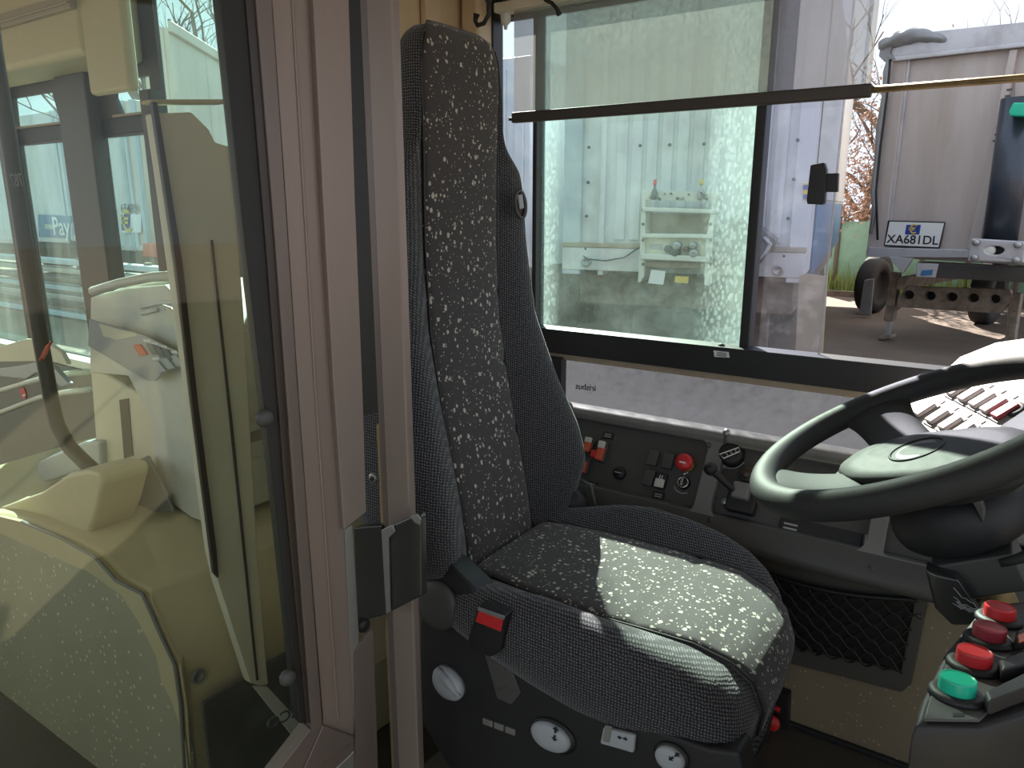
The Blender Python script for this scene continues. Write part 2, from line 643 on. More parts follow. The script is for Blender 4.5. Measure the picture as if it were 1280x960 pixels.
# ================================================================== SETTING
WY = 1.85
YP, YN = Vector((0, 1, 0)), Vector((0, -1, 0))
ZP = Vector((0, 0, 1))
FZ = -1.28            # floor of the driver's place
AZ = -1.70            # floor of the aisle

struct(MB().box((-70, -30, -2.1), (40, 90, -1.98)).build('ground', 'asphalt'))
fl = MB().box((-1.0, 0.62, -1.75), (1.3, 1.85, FZ)).box((-7, -0.9, -1.76), (1.3, 0.62, AZ)).box((-7, 0.62, -1.76), (-1.0, 1.85, AZ))
struct(fl.build('floor', 'floor'))
struct(MB().box((-7, -0.95, 0.98), (1.5, 1.9, 1.02)).build('ceiling', 'cream'))

# left side of the bus, one skin with its openings
def xz(pts, y=WY):
    return [Vector((x, y, z)) for x, z in pts]


def rect(x0, x1, z0, z1):
    return [(x0, z0), (x1, z0), (x1, z1), (x0, z1)]


openings = [rect(-5.6, -4.345, -0.745, 0.29), rect(-4.235, -3.70, -0.745, 0.29), rect(-3.44, -3.03, -0.745, 0.29),
            rect(-2.96, -2.2, 0.10, 0.93), [(-5.5, 0.375), (-4.5, 0.375), (-4.45, 0.515), (-5.5, 0.515)],
            [(-4.245, 0.375), (-3.80, 0.375), (-3.84, 0.515), (-4.235, 0.515)],
            [(-3.27, 0.375), (-3.035, 0.375), (-3.035, 0.515), (-3.26, 0.515), (-3.31, 0.48), (-3.315, 0.45)],
            rect(-1.30, 0.62, -0.352, 0.53), rect(-1.08, 0.62, -0.66, -0.425)]
wl = MB().prism(xz(rect(-7, 1.4, -1.85, 0.98)), (0, 0.02, 0), [xz(o) for o in openings])
struct(wl.build('wall_left', 'pillar'))

# passenger windows: panes set in the openings, pillars and bars proud of the wall
for i, o in enumerate(openings[:7]):
    xs = [p[0] for p in o]
    pane = MB().prism(xz(o, WY + 0.012), (0, 0.004, 0)).build('window_%d' % (i + 1), 'glass_rear')
    struct(pane)
for k, (x0, x1) in enumerate(((-4.34, -4.235), (-3.69, -3.43), (-3.025, -2.95), (-2.2, -2.1))):
    struct(MB().box((x0, 1.79, -0.745), (x1, 1.849, (0.56, 0.56, 0.45, 0.97)[k])).build('trim_%d' % (k + 1), 'pillar', bevel=0.008))
struct(MB().box((-7, 1.77, -0.79), (-1.42, 1.849, -0.748)).build('trim_5', 'white_plastic', bevel=0.006))
struct(MB().box((-7, 1.60, 0.557), (-3.04, 1.849, 0.975)).build('trim_6', 'cream', bevel=0.03, seg=4))
struct(MB().box((-7, 1.575, 0.715), (-3.05, 1.60, 0.765)).box((-7, 1.565, 0.73), (-3.05, 1.577, 0.738)).build('trim_7', 'beige', bevel=0.004))
struct(MB().box((-3.06, 1.61, 0.41), (-2.77, 1.655, 0.975)).build('trim_8', 'cream', bevel=0.02, seg=3))
struct(MB().box((-7, 1.845, 0.30), (-2.98, 1.853, 0.365)).build('trim_9', 'rubber', bevel=0.003))
struct(MB().box((-7, 1.79, AZ), (-1.45, 1.849, -0.80)).build('trim_10', 'console_plastic'))
# lower ledge of the pillar between the bays: pale bar under the glass
for (x0, x1, nm) in ((-4.30, -3.75, 11), (-3.32, -3.02, 12)):
    struct(MB().box((x0, 1.835, 0.367), (x1, 1.85, 0.377)).build('trim_%d' % nm, 'beige'))

# right side of the bus and the front below the windscreen (behind the photographer, closing the cab)
rw = MB().prism([Vector((x, -0.95, z)) for x, z in rect(-7, 1.45, AZ, 0.98)], (0, 0.05, 0), [[Vector((x, -0.95, z)) for x, z in rect(a, b, -0.45, 0.75)] for a, b in ((-6.8, -5.2), (-5.05, -3.5), (-3.35, -1.8), (-1.65, -0.35))] + [[Vector((x, -0.95, z)) for x, z in rect(-0.2, 1.2, -1.60, 0.80)]])
struct(rw.build('wall_right', 'cream'))
fw = MB().prism([Vector((1.45, y, z)) for y, z in ((-0.95, AZ), (1.9, AZ), (1.9, 0.98), (-0.95, 0.98))], (0.05, 0, 0), [[Vector((1.45, y, z)) for y, z in ((-0.75, -0.40), (1.75, -0.40), (1.75, 0.75), (-0.75, 0.75))]])
struct(fw.build('wall_front', 'cream'))
# partition behind the seat
rear = MB().prism([Vector((-1.37, y, z)) for y, z in ((1.12, FZ), (1.85, FZ), (1.85, 0.98), (1.12, 0.98))], (-0.05, 0, 0))
struct(rear.build('wall_rear', 'cream_wall'))
struct(MB().box((-1.368, 1.14, -0.40), (-1.34, 1.42, 0.97)).build('trim_13', 'rubber', bevel=0.004))
struct(MB().box((-1.368, 1.60, -1.2), (-1.345, 1.66, 0.97)).build('trim_14', 'cream_wall', bevel=0.006))
struct(MB().box((-1.36, 1.76, 0.10), (-1.30, 1.848, 0.975)).build('trim_15', 'cream_wall', bevel=0.012, seg=3))
# header box over the seat
struct(MB().box((-1.368, 1.2, 0.52), (-1.26, 1.62, 0.97)).build('trim_16', 'cream_wall', bevel=0.015, seg=3))

# driver's side window
struct(MB().box((-1.345, 1.83, -0.36), (-1.325, 1.856, 0.53)).build('trim_17', 'dull_steel'))
wf = MB()
wf.box((-1.325, 1.825, -0.37), (-1.295, 1.876, 0.54)).box((-1.325, 1.825, 0.50), (0.62, 1.876, 0.56)).box((-1.325, 1.815, -0.418), (0.62, 1.876, -0.348))
wf.box((-1.172, 1.84, -0.36), (-1.158, 1.885, 0.51)).box((-0.552, 1.84, -0.36), (-0.528, 1.885, 0.51)).box((0.60, 1.82, -0.4), (0.66, 1.89, 0.54))
win = struct(wf.build('window_8', 'rubber', bevel=0.003))
MB().box((-1.296, 1.862, -0.35), (-1.171, 1.867, 0.503)).build('fixed_pane', 'glass_clear', win)
MB().box((-1.16, 1.868, -0.35), (-0.55, 1.873, 0.503)).build('fixed_pane', 'glass_teal', win)
sp = MB().box((-0.53, 1.855, -0.348), (-0.366, 1.860, 0.503)).build('sliding_pane', 'glass_slide', win)
MB().box((-0.366, 1.8545, -0.348), (-0.362, 1.8605, 0.503)).build('pane_edge', 'glass_low', sp)
# pull handle of the sliding pane
hd = MB()
hd.prism([ony(*p, 1.835) for p in ((1013, 206), (1030, 203), (1033, 212), (1031, 252), (1028, 256), (1009, 255), (1008, 250))], (0, 0.02, 0))
hd.prism([ony(*p, 1.84) for p in ((1031, 217), (1048, 216), (1047, 240), (1030, 240))], (0, 0.015, 0))
hd.build('pull_handle', 'rubber', sp, bevel=0.002)
MB().lathe([(0.004, 0), (0.009, 0.002), (0.009, 0.012), (0.004, 0.015)], ony(903, 433, 1.84), YN, 14).build('stop_buffer', 'dark_plastic', win, smooth=True)
lb = pxprism([(892, 438), (911, 440), (912, 447), (893, 446)], Vector((0, 1.813, 0)), YN, 0.001).build('paper_tag', 'white', win)
for dz in (-0.004, 0.0, 0.004):
    c = ony(902, 443, 1.811)
    MB().box((c.x - 0.012, 1.8105, c.z + dz - 0.0007), (c.x + 0.012, 1.812, c.z + dz + 0.0007)).build('print_line', 'ink', lb)
struct(MB().box((-1.12, 1.832, -0.438), (0.62, 1.849, -0.419)).build('trim_18', 'beige', bevel=0.003))
# low pane under the sill, lettered on the outside
lw = struct(MB().box((-1.09, 1.853, -0.67), (0.62, 1.858, -0.42)).build('window_9', 'glass_low'))
text('irisbus', 'ink', lw, ony(732, 484, 1.852), (1, 0, 0.03), ZP, 0.026, mirror=True, bold=True)
struct(MB().box((-1.10, 1.82, -0.67), (-1.055, 1.849, -0.43)).build('trim_19', 'rubber'))
lowp = MB().box((-1.37, 1.74, FZ), (1.3, 1.849, -0.78))
struct(lowp.build('trim_20', 'cladding'))

# ================================================================== ROLLER BLIND
BY = 1.80
bl = thing('roller_blind', 'grey translucent roller blind pulled half down over the side window', 'blind', (-0.4, BY, 0.12))
top = 0.62
pl, pr = ony(641, 148, BY), ony(1090, 113, BY)
pr = Vector((pr.x, BY, pl.z))
rows = []
for i in range(41):
    x = lerp(pl.x + 0.004, pr.x - 0.004, i / 40)
    rows.append([Vector((x, BY + 0.003 * math.sin(i * 0.5) * (1 - j / 12) * 0.4, lerp(top, pl.z + 0.012, j / 12))) for j in range(13)])
fm = MB().loft(rows, closed=False, cap=False)
fab = fm.build('fabric', 'blind', bl, smooth=True)
MB().box((pl.x, BY - 0.009, pl.z - 0.013), (pr.x, BY + 0.009, pl.z + 0.015)).build('bottom_bar', 'pillar', bl, bevel=0.004)
MB().box((pl.x - 0.012, BY - 0.004, pl.z - 0.006), (pl.x, BY + 0.004, pl.z + 0.002)).build('bar_end', 'rubber', bl, bevel=0.001)
MB().tube([(pl.x - 0.02, BY + 0.01, top + 0.015), (pr.x + 0.02, BY + 0.01, top + 0.015)], 0.022, 16).build('roller_tube', 'cream_board', bl, smooth=True)
MB().box((pl.x - 0.05, 1.78, 0.505), (pr.x + 0.02, 1.83, 0.53)).build('roller_rail', 'cream_board', bl, bevel=0.004)
e = ony(632, 22, 1.81)
MB().lathe([(0.004, -0.03), (0.006, -0.02), (0.013, -0.012), (0.016, 0.02), (0.012, 0.03)], e, ZP, 16).build('rail_end', 'white_plastic', bl, smooth=True)

rd = thing('curtain_rod', 'slim polished guide rod running on from the blind bar in front of the trailer', 'rod', (0.2, 1.80, 0.22))
rz = ony(1090, 112, BY).z
MB().tube([(pr.x - 0.004, BY, rz), (0.55, BY, rz)], 0.0075, 14).build('rod_tube', 'brass', rd, smooth=True)
MB().box((0.55, 1.78, rz - 0.02), (0.57, 1.83, rz + 0.02)).build('rod_bracket', 'rubber', rd, bevel=0.003)

def hook(nm, lab, pts, Y, r, group=None):
    h = thing(nm, lab, 'hook', ony(*pts[0], Y))
    P = [ony(*p, Y) for p in pts]
    MB().tube(P, [r] * (len(P) - 1) + [r * 1.5], 10).build('hook_arm', 'rubber', h, smooth=True)
    MB().lathe([(r * 2.4, -0.004), (r * 2.4, 0.002), (r * 1.4, 0.006)], P[0] + Vector((0, 0.0, 0)), YN, 14).build('hook_plate', 'rubber', h, smooth=True)
    return h
hook('coat_hook', 'black curved coat hook on the cream post above the seat', [(604, -12), (611, 4), (611, 18), (605, 29), (597, 32), (594, 26), (596, 17)], 1.70, 0.006)
hook('blind_hook', 'black pointed hook hanging in front of the top of the grey blind', [(676, -12), (682, 0), (690, 4), (696, 11), (699, 18)], 1.74, 0.005)

# ================================================================== CABIN DOOR
DQ, DN = Vector((-0.80, 0.80, 0)), Vector((0.978, -0.204, 0)).normalized()
dbase = onpl((395, 905), DQ, DN)
dr = thing('cabin_door', 'bronze framed glass cabin door at the left, half open beside the seat', 'door', (dbase.x, dbase.y, AZ))
def door_piece(nm, px, off, th, mat, parent=dr, bev=0.0015):
    Q = DQ + DN * off
    # run the uprights on to just under the ceiling, keeping their lean
    px = [(u - 360 * min(0.13, max(0.03, 0.055 + (390 - u) * 0.0006)), -420) if v == -60 and u > 0 else (u, -420 if v == -60 else v) for u, v in px]
    return pxprism(px, Q, -DN, th).build(nm, mat, parent, bevel=bev)
pane = door_piece('glass_pane', [(-110, -60), (300, -60), (388, 905), (318, 1020), (-110, 1020)], -0.010, 0.005, 'glass_door', bev=0)
door_piece('rubber_seal', [(276, -60), (312, -60), (338, 300), (361, 600), (390, 905), (374, 905), (342, 600), (306, 300)], 0.0, 0.024, 'rubber', bev=0.003)
door_piece('seal_lip', [(310, -60), (322, -60), (345, 300), (366, 600), (391, 905), (384, 905), (355, 600), (332, 300)], 0.004, 0.02, 'brown_rubber', bev=0.002)
door_piece('inner_bead', [(321, -60), (342, -60), (357, 250), (372, 480), (385, 660), (404, 912), (390, 912), (366, 600), (344, 300)], 0.008, 0.03, 'door_metal_dark')
door_piece('stile_channel', [(341, -60), (391, -60), (405, 250), (417, 480), (430, 660), (444, 905), (445, 1020), (404, 1020), (404, 900), (385, 660), (372, 480), (357, 250)], 0.003, 0.03, 'door_metal')
door_piece('stile_rib', [(365, -60), (368, -60), (396, 480), (425, 905), (422, 905), (393, 480)], 0.0055, 0.004, 'door_metal')
door_piece('stile_flange', [(390, -60), (434, -60), (444, 250), (453, 480), (458, 640), (430, 663), (417, 480), (404, 250)], 0.014, 0.012, 'door_metal')
door_piece('edge_strip', [(431, 662), (441, 656), (449, 790), (446, 912), (443, 905)], 0.006, 0.02, 'dull_steel')
door_piece('lower_plate', [(444, 815), (449, 806), (465, 786), (467, 790), (475, 1020), (445, 1020)], 0.010, 0.006, 'door_metal_dark')
door_piece('bottom_rail', [(388, 912), (404, 906), (443, 922), (442, 938), (360, 1020), (305, 1020)], 0.006, 0.03, 'door_metal_dark')
door_piece('rail_rib', [(404, 907), (443, 921), (443, 926), (398, 960), (350, 1020), (338, 1020), (380, 962)], 0.010, 0.004, 'door_metal_dark')
door_piece('kick_panel', [(-110, 1022), (300, 1022), (350, 1028), (436, 948), (445, 1062), (447, 1300), (-110, 1500)], 0.001, 0.02, 'door_metal_dark')
door_piece('left_stile', [(-170, -60), (-112, -60), (-112, 1500), (-180, 1540)], 0.003, 0.03, 'door_metal')
door_piece('bottom_panel', [(437, 945), (443, 938), (445, 1060), (300, 1060), (345, 1030)], 0.004, 0.02, 'dull_steel')
text('IVECO', 'ink', pane, onpl((362, 893), DQ + DN * -0.018, DN), (onpl((385, 882), DQ, DN) - onpl((340, 905), DQ, DN)), ZP, 0.027, mirror=True, bold=True)
for p in ((327, 521), (356, 844)):
    c = onpl(p, DQ, DN)
    MB().lathe([(0.002, 0), (0.010, 0.002), (0.013, 0.008), (0.011, 0.014), (0.004, 0.017)], c + DN * 0.0, DN, 18).build('buffer', 'dark_plastic', dr, smooth=True)
MB().lathe([(0.001, 0.0), (0.009, 0.004), (0.012, 0.02), (0.006, 0.024)], onpl((455, 782), DQ, DN) + DN * -0.02, DN, 16).build('lock_knob', 'rubber', dr, smooth=True)

# ================================================================== DOOR POST AND LATCH
ps = thing('door_post', 'upright bronze post with brass coloured channel between door and seat', 'post', (-0.80, 0.87, AZ))
MB().box((-0.828, 0.85, AZ), (-0.778, 0.868, 0.97)).build('post_tube', 'door_metal', ps, bevel=0.004, seg=3)
MB().box((-0.846, 0.856, AZ), (-0.829, 0.87, 0.97)).build('edge_angle', 'door_metal_dark', ps, bevel=0.002)
MB().prism([ony(*p, 0.885) for p in ((432, -60), (470, -60), (478, 300), (484, 512), (452, 520), (446, 300))], (0, 0.006, 0)).build('gap_dark_plate', 'rubber', ps)  # black plate added to keep the gap beside the post dark
zt = ony(455, 530, 0.86).z
MB().box((-0.868, 0.872, AZ), (-0.829, 0.895, zt)).build('channel', 'brass', ps, bevel=0.003)
c = ony(467, 597, 0.872)
bolt = MB().lathe([(0.009, 0), (0.009, 0.003), (0.004, 0.004)], c, YN, 18).build('washer', 'dull_steel', ps, smooth=True)
MB().lathe([(0.005, 0), (0.005, 0.006), (0.003, 0.007)], c, YN, 6).build('bolt_head', 'steel_dark', bolt)

la = thing('latch_box', 'dark shiny steel latch box bolted on the post beside the seat', 'latch', ony(500, 765, 0.83))
Q = Vector((0, 0.82, 0))
pxprism([(478, 662), (522, 642), (526, 647), (527, 745), (484, 767), (480, 765)], Q, YP, 0.016).build('box_cover', 'steel_dark', la, bevel=0.004, seg=3)
pxprism([(442, 660), (477, 657), (483, 768), (447, 778)], Vector((0, 0.85, 0)), YP, 0.02).build('latch_plate', 'steel_dark', la, bevel=0.002)
pxprism([(478, 662), (492, 655), (495, 664), (487, 672), (489, 764), (484, 767)], Vector((0, 0.8185, 0)), YN, 0.003).build('cover_lip', 'dull_steel', la, bevel=0.001)
pxprism([(514, 645), (522, 642), (527, 648), (526, 656), (519, 652)], Vector((0, 0.8185, 0)), YN, 0.003).build('cover_corner', 'dull_steel', la, bevel=0.001)

# ================================================================== DRIVER'S SEAT
SY = 1.245
seat = thing('driver_seat', "high backed driver's seat in flecked black and charcoal woven fabric", 'seat', (-0.62, SY, FZ))
#        z     xface   wo     b      t
BT = [(-0.80, -0.870, 0.150, 0.010, 0.07), (-0.76, -0.862, 0.205, 0.030, 0.10), (-0.68, -0.872, 0.285, 0.060, 0.12), (-0.60, -0.887, 0.322, 0.088, 0.13),
      (-0.52, -0.904, 0.312, 0.085, 0.13), (-0.40, -0.930, 0.282, 0.060, 0.12), (-0.25, -0.955, 0.254, 0.034, 0.12),
      (-0.08, -0.963, 0.244, 0.018, 0.11), (0.02, -0.962, 0.238, 0.012, 0.11), (0.070, -0.961, 0.226, 0.008, 0.105), (0.098, -0.960, 0.190, 0.005, 0.10), (0.118, -0.960, 0.158, 0.004, 0.10),
      (0.16, -0.959, 0.142, 0.002, 0.10), (0.24, -0.957, 0.136, 0.0, 0.095), (0.295, -0.956, 0.128, -0.006, 0.09), (0.322, -0.962, 0.112, -0.012, 0.075), (0.338, -0.978, 0.085, -0.010, 0.045)]
def back_rows(side):
    rows = []
    N = 64
    for i in range(N + 1):
        z = lerp(-0.80, 0.338, i / N)
        xf, wo, b, t = curve(BT, z)
        wc = min(0.122, wo * 0.9)
        prof = [(0.0, -0.006), (wc * 0.6, -0.006), (wc - 0.004, -0.007), (wc + 0.004, -0.006 + b * 0.15), (lerp(wc, wo, 0.35), b * 0.62 + 0.004), (lerp(wc, wo, 0.65), b * 0.98 + 0.003),
                (lerp(wc, wo, 0.88), b * 0.92 - 0.004), (wo, b * 0.45 - 0.022), (wo - 0.004, -t * 0.55), (wo - 0.02, -t * 0.9), (wo * 0.6, -t), (0.0, -t)]
        rows.append([Vector((xf + dx, SY + side * dy, z)) for dy, dx in prof])
    return rows
rr = []
for L, R in zip(back_rows(-1), back_rows(1)):
    rr.append(L[::-1][0:] + R[1:-1])
MB().loft(rr, True, True).build('backrest', 'woven', seat, subsurf=1)
# centre panel of the back, slightly padded between its cross seams
def centre_panel():
    rows = []
    N = 90
    seams = (-0.345, -0.505, -0.19)
    for i in range(N + 1):
        z = lerp(-0.785, 0.335, i / N)
        xf, wo, b, t = curve(BT, z)
        wc = min(0.122 + 0.006 * max(0, (z - 0.1) / 0.2), wo * 0.93)
        d = 0.0
        for s, k in zip(seams, (1, 1, 0.5)):
            d -= 0.009 * k * math.exp(-((z - s) / 0.006) ** 2)
        row = []
        for j in range(17):
            a = -1 + 2 * j / 16
            pad = 0.006 * (1 - abs(a) ** 4)
            row.append(Vector((xf - 0.004 + pad + d, SY + a * wc, z)))
        rows.append(row)
    return MB().loft(rows, closed=False, cap=False)
cp = centre_panel().build('centre_panel', 'flecked', seat, smooth=True)
md = cp.modifiers.new('thick', 'SOLIDIFY')
md.thickness = 0.008
md.offset = 0
# welt along both seams
for sd in (-1, 1):
    path = []
    for i in range(46):
        z = lerp(-0.78, 0.31, i / 45)
        xf, wo, b, t = curve(BT, z)
        path.append((xf + 0.0005, SY + sd * min(0.122 + 0.006 * max(0, (z - 0.1) / 0.2), wo * 0.93), z))
    MB().tube(path, 0.0022, 6).build('seam_piping', 'rubber', seat, smooth=True)
# oval belt guide in the right shoulder wing
gc = onpl((646, 256), Vector((-0.935, 0, 0)), Vector((1, 0, 0)))
gn = Vector((0.93, -0.25, 0.05)).normalized()
gu = Vector((0, -0.25, 1)).normalized()
gv = gn.cross(gu)
rimp = [gc + gu * (0.030 * math.cos(a)) + gv * (0.015 * math.sin(a)) + gn * 0.012 for a in [2 * math.pi * k / 28 for k in range(28)]]
bg = MB().tube(rimp, 0.0045, 10, closed=True).build('belt_guide', 'dark_plastic', seat, smooth=True)
MB().prism([gc + gu * (0.028 * math.cos(a)) + gv * (0.013 * math.sin(a)) + gn * 0.008 for a in [2 * math.pi * k / 24 for k in range(24)]], gn * 0.002).build('guide_slot', 'rubber', bg)
MB().obox(gc + gn * 0.014 + gu * 0.006, gv * 0.007, gu * 0.016, gn * 0.003).build('guide_tongue', 'grey_plastic', bg, bevel=0.003)

# cushion: rows run from back to front
#        x      half   zc      bol    zb
CT = [(-0.86, 0.235, -0.728, 0.012, -0.82), (-0.78, 0.255, -0.722, 0.022, -0.83), (-0.70, 0.268, -0.722, 0.046, -0.845), (-0.62, 0.272, -0.722, 0.058, -0.865), (-0.53, 0.272, -0.722, 0.050, -0.885),
      (-0.45, 0.265, -0.720, 0.034, -0.900), (-0.37, 0.252, -0.722, 0.016, -0.912), (-0.31, 0.238, -0.738, 0.004, -0.912), (-0.275, 0.226, -0.765, 0.0, -0.91), (-0.255, 0.218, -0.815, 0.0, -0.90), (-0.264, 0.208, -0.870, 0, -0.895)]
def skew(x, f):
    # the far front corner is rounded back more than the near one
    return x - 0.05 * max(0, f) ** 2 * min(1, max(0, (x + 0.46) / 0.18))
def cush_rows(width=1.0):
    rows = []
    tab = []
    for i in range(len(CT) - 1):
        for k in range(4):
            tab.append([lerp(a, b, k / 4) for a, b in zip(CT[i], CT[i + 1])])
    tab.append(list(CT[-1]))
    for x, hw, zc, bo, zb in tab:
        wc = hw * 0.60
        half = [(0, -0.006), (wc * 0.6, -0.006), (wc - 0.004, -0.006), (wc + 0.006, -0.004 + bo * 0.2), (lerp(wc, hw, 0.4), bo * 0.55), (lerp(wc, hw, 0.72), bo), (lerp(wc, hw, 0.95), bo * 0.8 - 0.010),
                (hw + 0.006, -0.045 + bo * 0.3), (hw + 0.004, (zb - zc) * 0.55), (hw - 0.012, (zb - zc) * 0.88), (hw - 0.05, zb - zc), (0, zb - zc)]
        near = half[:6] + [(lerp(wc, hw, 0.97) + 0.012, bo * 0.93 - 0.006), (hw + 0.020, -0.045 + bo * 0.3), (hw + 0.016, (zb - zc) * 0.55)] + half[9:]
        rows.append(([Vector((x, SY - dy, zc + dz)) for dy, dz in near[::-1]] + [Vector((skew(x, dy / hw), SY + dy, zc + dz)) for dy, dz in half[1:-1]]))
    return rows, tab
crows, ctab = cush_rows()
MB().loft(crows, True, True).build('cushion', 'woven', seat, subsurf=1)
rows = []
for x, hw, zc, bo, zb in ctab[1:]:
    if x < -0.20:
        wc = hw * 0.60
        g = -0.004 * math.exp(-((x + 0.47) / 0.012) ** 2)
        rows.append([Vector((skew(x, a * 0.6) + (0.006 if zc < -0.74 else 0), SY + a * wc, zc - 0.003 + 0.006 * (1 - abs(a) ** 4) + g)) for a in [-1 + 2 * j / 16 for j in range(17)]])
cc = MB().loft(rows, closed=False, cap=False).build('cushion_panel', 'flecked', seat, smooth=True)
md = cc.modifiers.new('thick', 'SOLIDIFY')
md.thickness = 0.008
md.offset = 0
for sd in (-1, 1):
    MB().tube([(skew(x, sd * 0.6) + (0.006 if zc < -0.74 else 0), SY + sd * hw * 0.60, zc + 0.001) for x, hw, zc, bo, zb in ctab[1:]], 0.0022, 6).build('seam_piping', 'rubber', seat, smooth=True)

# side shroud with its controls, on the aisle side
HY = 0.972
HN = Vector((0, -1, 0.10)).normalized()
HQ = Vector((0, HY, -0.90))
shroud = pxprism([(524, 690), (560, 704), (592, 735), (618, 790), (646, 838), (700, 868), (780, 898), (880, 934), (925, 940), (935, 990), (900, 1040), (700, 1010), (560, 960), (524, 900)], HQ, -HN, 0.06).build('side_shroud', 'black_plastic', seat, bevel=0.008, seg=3)
def on_shroud(p, off=0.0):
    return onpl(p, HQ + HN * off, HN)
def shroud_disc(nm, px, rx, ry, rot, th, mat, parent, off=0.0, dome=True):
    c = on_shroud(px, off)
    ex = (on_shroud((px[0] + 10, px[1] + 10 * math.tan(rot)), off) - c).normalized()
    ey = HN.cross(ex)
    rows = []
    for s, h in ((1.0, 0), (1.0, th * 0.5), (0.86, th * 0.9), (0.5, th), (0.02, th * 1.02)):
        rows.append([c + (ex * (math.cos(a) * rx) + ey * (math.sin(a) * ry)) * s + HN * h for a in [2 * math.pi * k / 28 for k in range(28)]])
    return MB().loft(rows).build(nm, mat, parent, smooth=True)
hinge = shroud_disc('recliner_hinge', (548, 755), 0.050, 0.050, 0, 0.014, 'dark_plastic', seat)
kn = shroud_disc('recline_knob', (563, 852), 0.038, 0.031, 0.7, 0.018, 'grey_plastic', seat)
c = on_shroud((560, 852), 0.017)
MB().tube([c + Vector((-0.025, 0, 0.02)), c, c + Vector((0.026, 0, -0.022))], [0.004, 0.010, 0.005], 10).build('knob_ridge', 'grey_plastic', kn, smooth=True)
bz = shroud_disc('lever_bezel', (692, 919), 0.046, 0.031, 0.38, 0.006, 'rubber', seat)
kp = shroud_disc('lever_paddle', (690, 919), 0.040, 0.026, 0.38, 0.014, 'grey_plastic', seat, 0.004)
bz2 = shroud_disc('dial_bezel', (840, 945), 0.030, 0.024, 0.3, 0.006, 'rubber', seat)
kd = shroud_disc('dial_paddle', (839, 946), 0.025, 0.020, 0.3, 0.013, 'grey_plastic', seat, 0.004)
def arrows(px, parent, off, s, ang):
    c = on_shroud(px, off)
    for sg in (1, -1):
        d = Vector((math.sin(ang), 0, math.cos(ang))) * sg
        w = Vector((d.z, 0, -d.x))
        o = c + d * s * 0.15 + w * sg * s * 0.1
        MB().prism([o - w * s * 0.14, o + w * s * 0.14, o + w * s * 0.14 + d * s * 0.4, o + w * s * 0.4 + d * s * 0.4, o + d * s * 0.9, o - w * s * 0.4 + d * s * 0.4, o - w * s * 0.14 + d * s * 0.4], HN * 0.001).build('arrow_mark', 'ink', parent)
arrows((693, 917), kp, 0.0185, 0.015, 0.1)
arrows((842, 945), kd, 0.0175, 0.012, 0.7)
tb = pxprism([(757, 906), (797, 916), (795, 938), (753, 926)], HQ, HN, 0.010).build('height_tab', 'grey_plastic', seat, bevel=0.003)
pxprism([(757, 906), (766, 908), (762, 928), (753, 926)], HQ + HN * 0.010, HN, 0.001).build('tab_edge', 'dull_steel', tb)
arrows((778, 922), tb, 0.0105, 0.009, 1.4)
for k in range(3):
    u, v = 611 + 14 * k, 900 + 5.2 * k
    pxprism([(u - 6, v - 4), (u + 6, v + 0.5), (u + 6, v + 8), (u - 6, v + 3.5)], HQ, HN, 0.005).build('rocker_button', 'dull_steel', seat, bevel=0.001)
pxprism([(614, 826), (630, 830), (638, 856), (622, 862)], HQ, HN, 0.005).build('blank_cap', 'dark_plastic', seat, bevel=0.002)
pxprism([(606, 815), (640, 835), (652, 866), (640, 880), (622, 872)], HQ, HN, 0.003).build('cap_frame', 'dark_plastic', seat, bevel=0.002)
# belt buckle standing up beside the cushion
bk = pxprism([(597, 758), (632, 770), (625, 815), (612, 822), (583, 808), (585, 795)], Vector((0, 0.945, 0)), YP, 0.028).build('buckle', 'rubber', seat, bevel=0.004, seg=3)
pxprism([(600, 760), (630, 772), (627, 789), (595, 776)], Vector((0, 0.943, 0)), YN, 0.003).build('release_button', 'red', bk, bevel=0.002)
pxprism([(598, 758), (632, 770), (631, 774), (599, 762)], Vector((0, 0.942, 0)), YN, 0.004).build('buckle_rim', 'dull_steel', bk, bevel=0.001)
# pedestal, slide rail and far side hinge
MB().prism([(-0.86, 1.03, FZ), (-0.30, 1.03, FZ), (-0.36, 1.03, -0.92), (-0.84, 1.03, -0.92)], (0, 0.43, 0)).build('pedestal', 'black_plastic', seat, bevel=0.015, seg=3)
MB().tube([ony(*p, 1.34) for p in ((974, 822), (968, 870), (955, 925), (935, 955), (905, 975))], 0.006, 8).build('front_bar', 'rubber', seat, smooth=True)
MB().lathe([(0.050, -0.03), (0.052, 0.0), (0.045, 0.02), (0.02, 0.024)], (-0.84, SY + 0.255, -0.72), Vector((0, 1, 0)), 24).build('far_hinge', 'black_plastic', seat, smooth=True)
MB().tube([(-0.80, SY + 0.27, -0.78), (-0.775, SY + 0.27, -0.72), (-0.79, SY + 0.27, -0.665), (-0.83, SY + 0.26, -0.65)], 0.005, 8).build('hinge_arm', 'dark_plastic', seat, smooth=True)

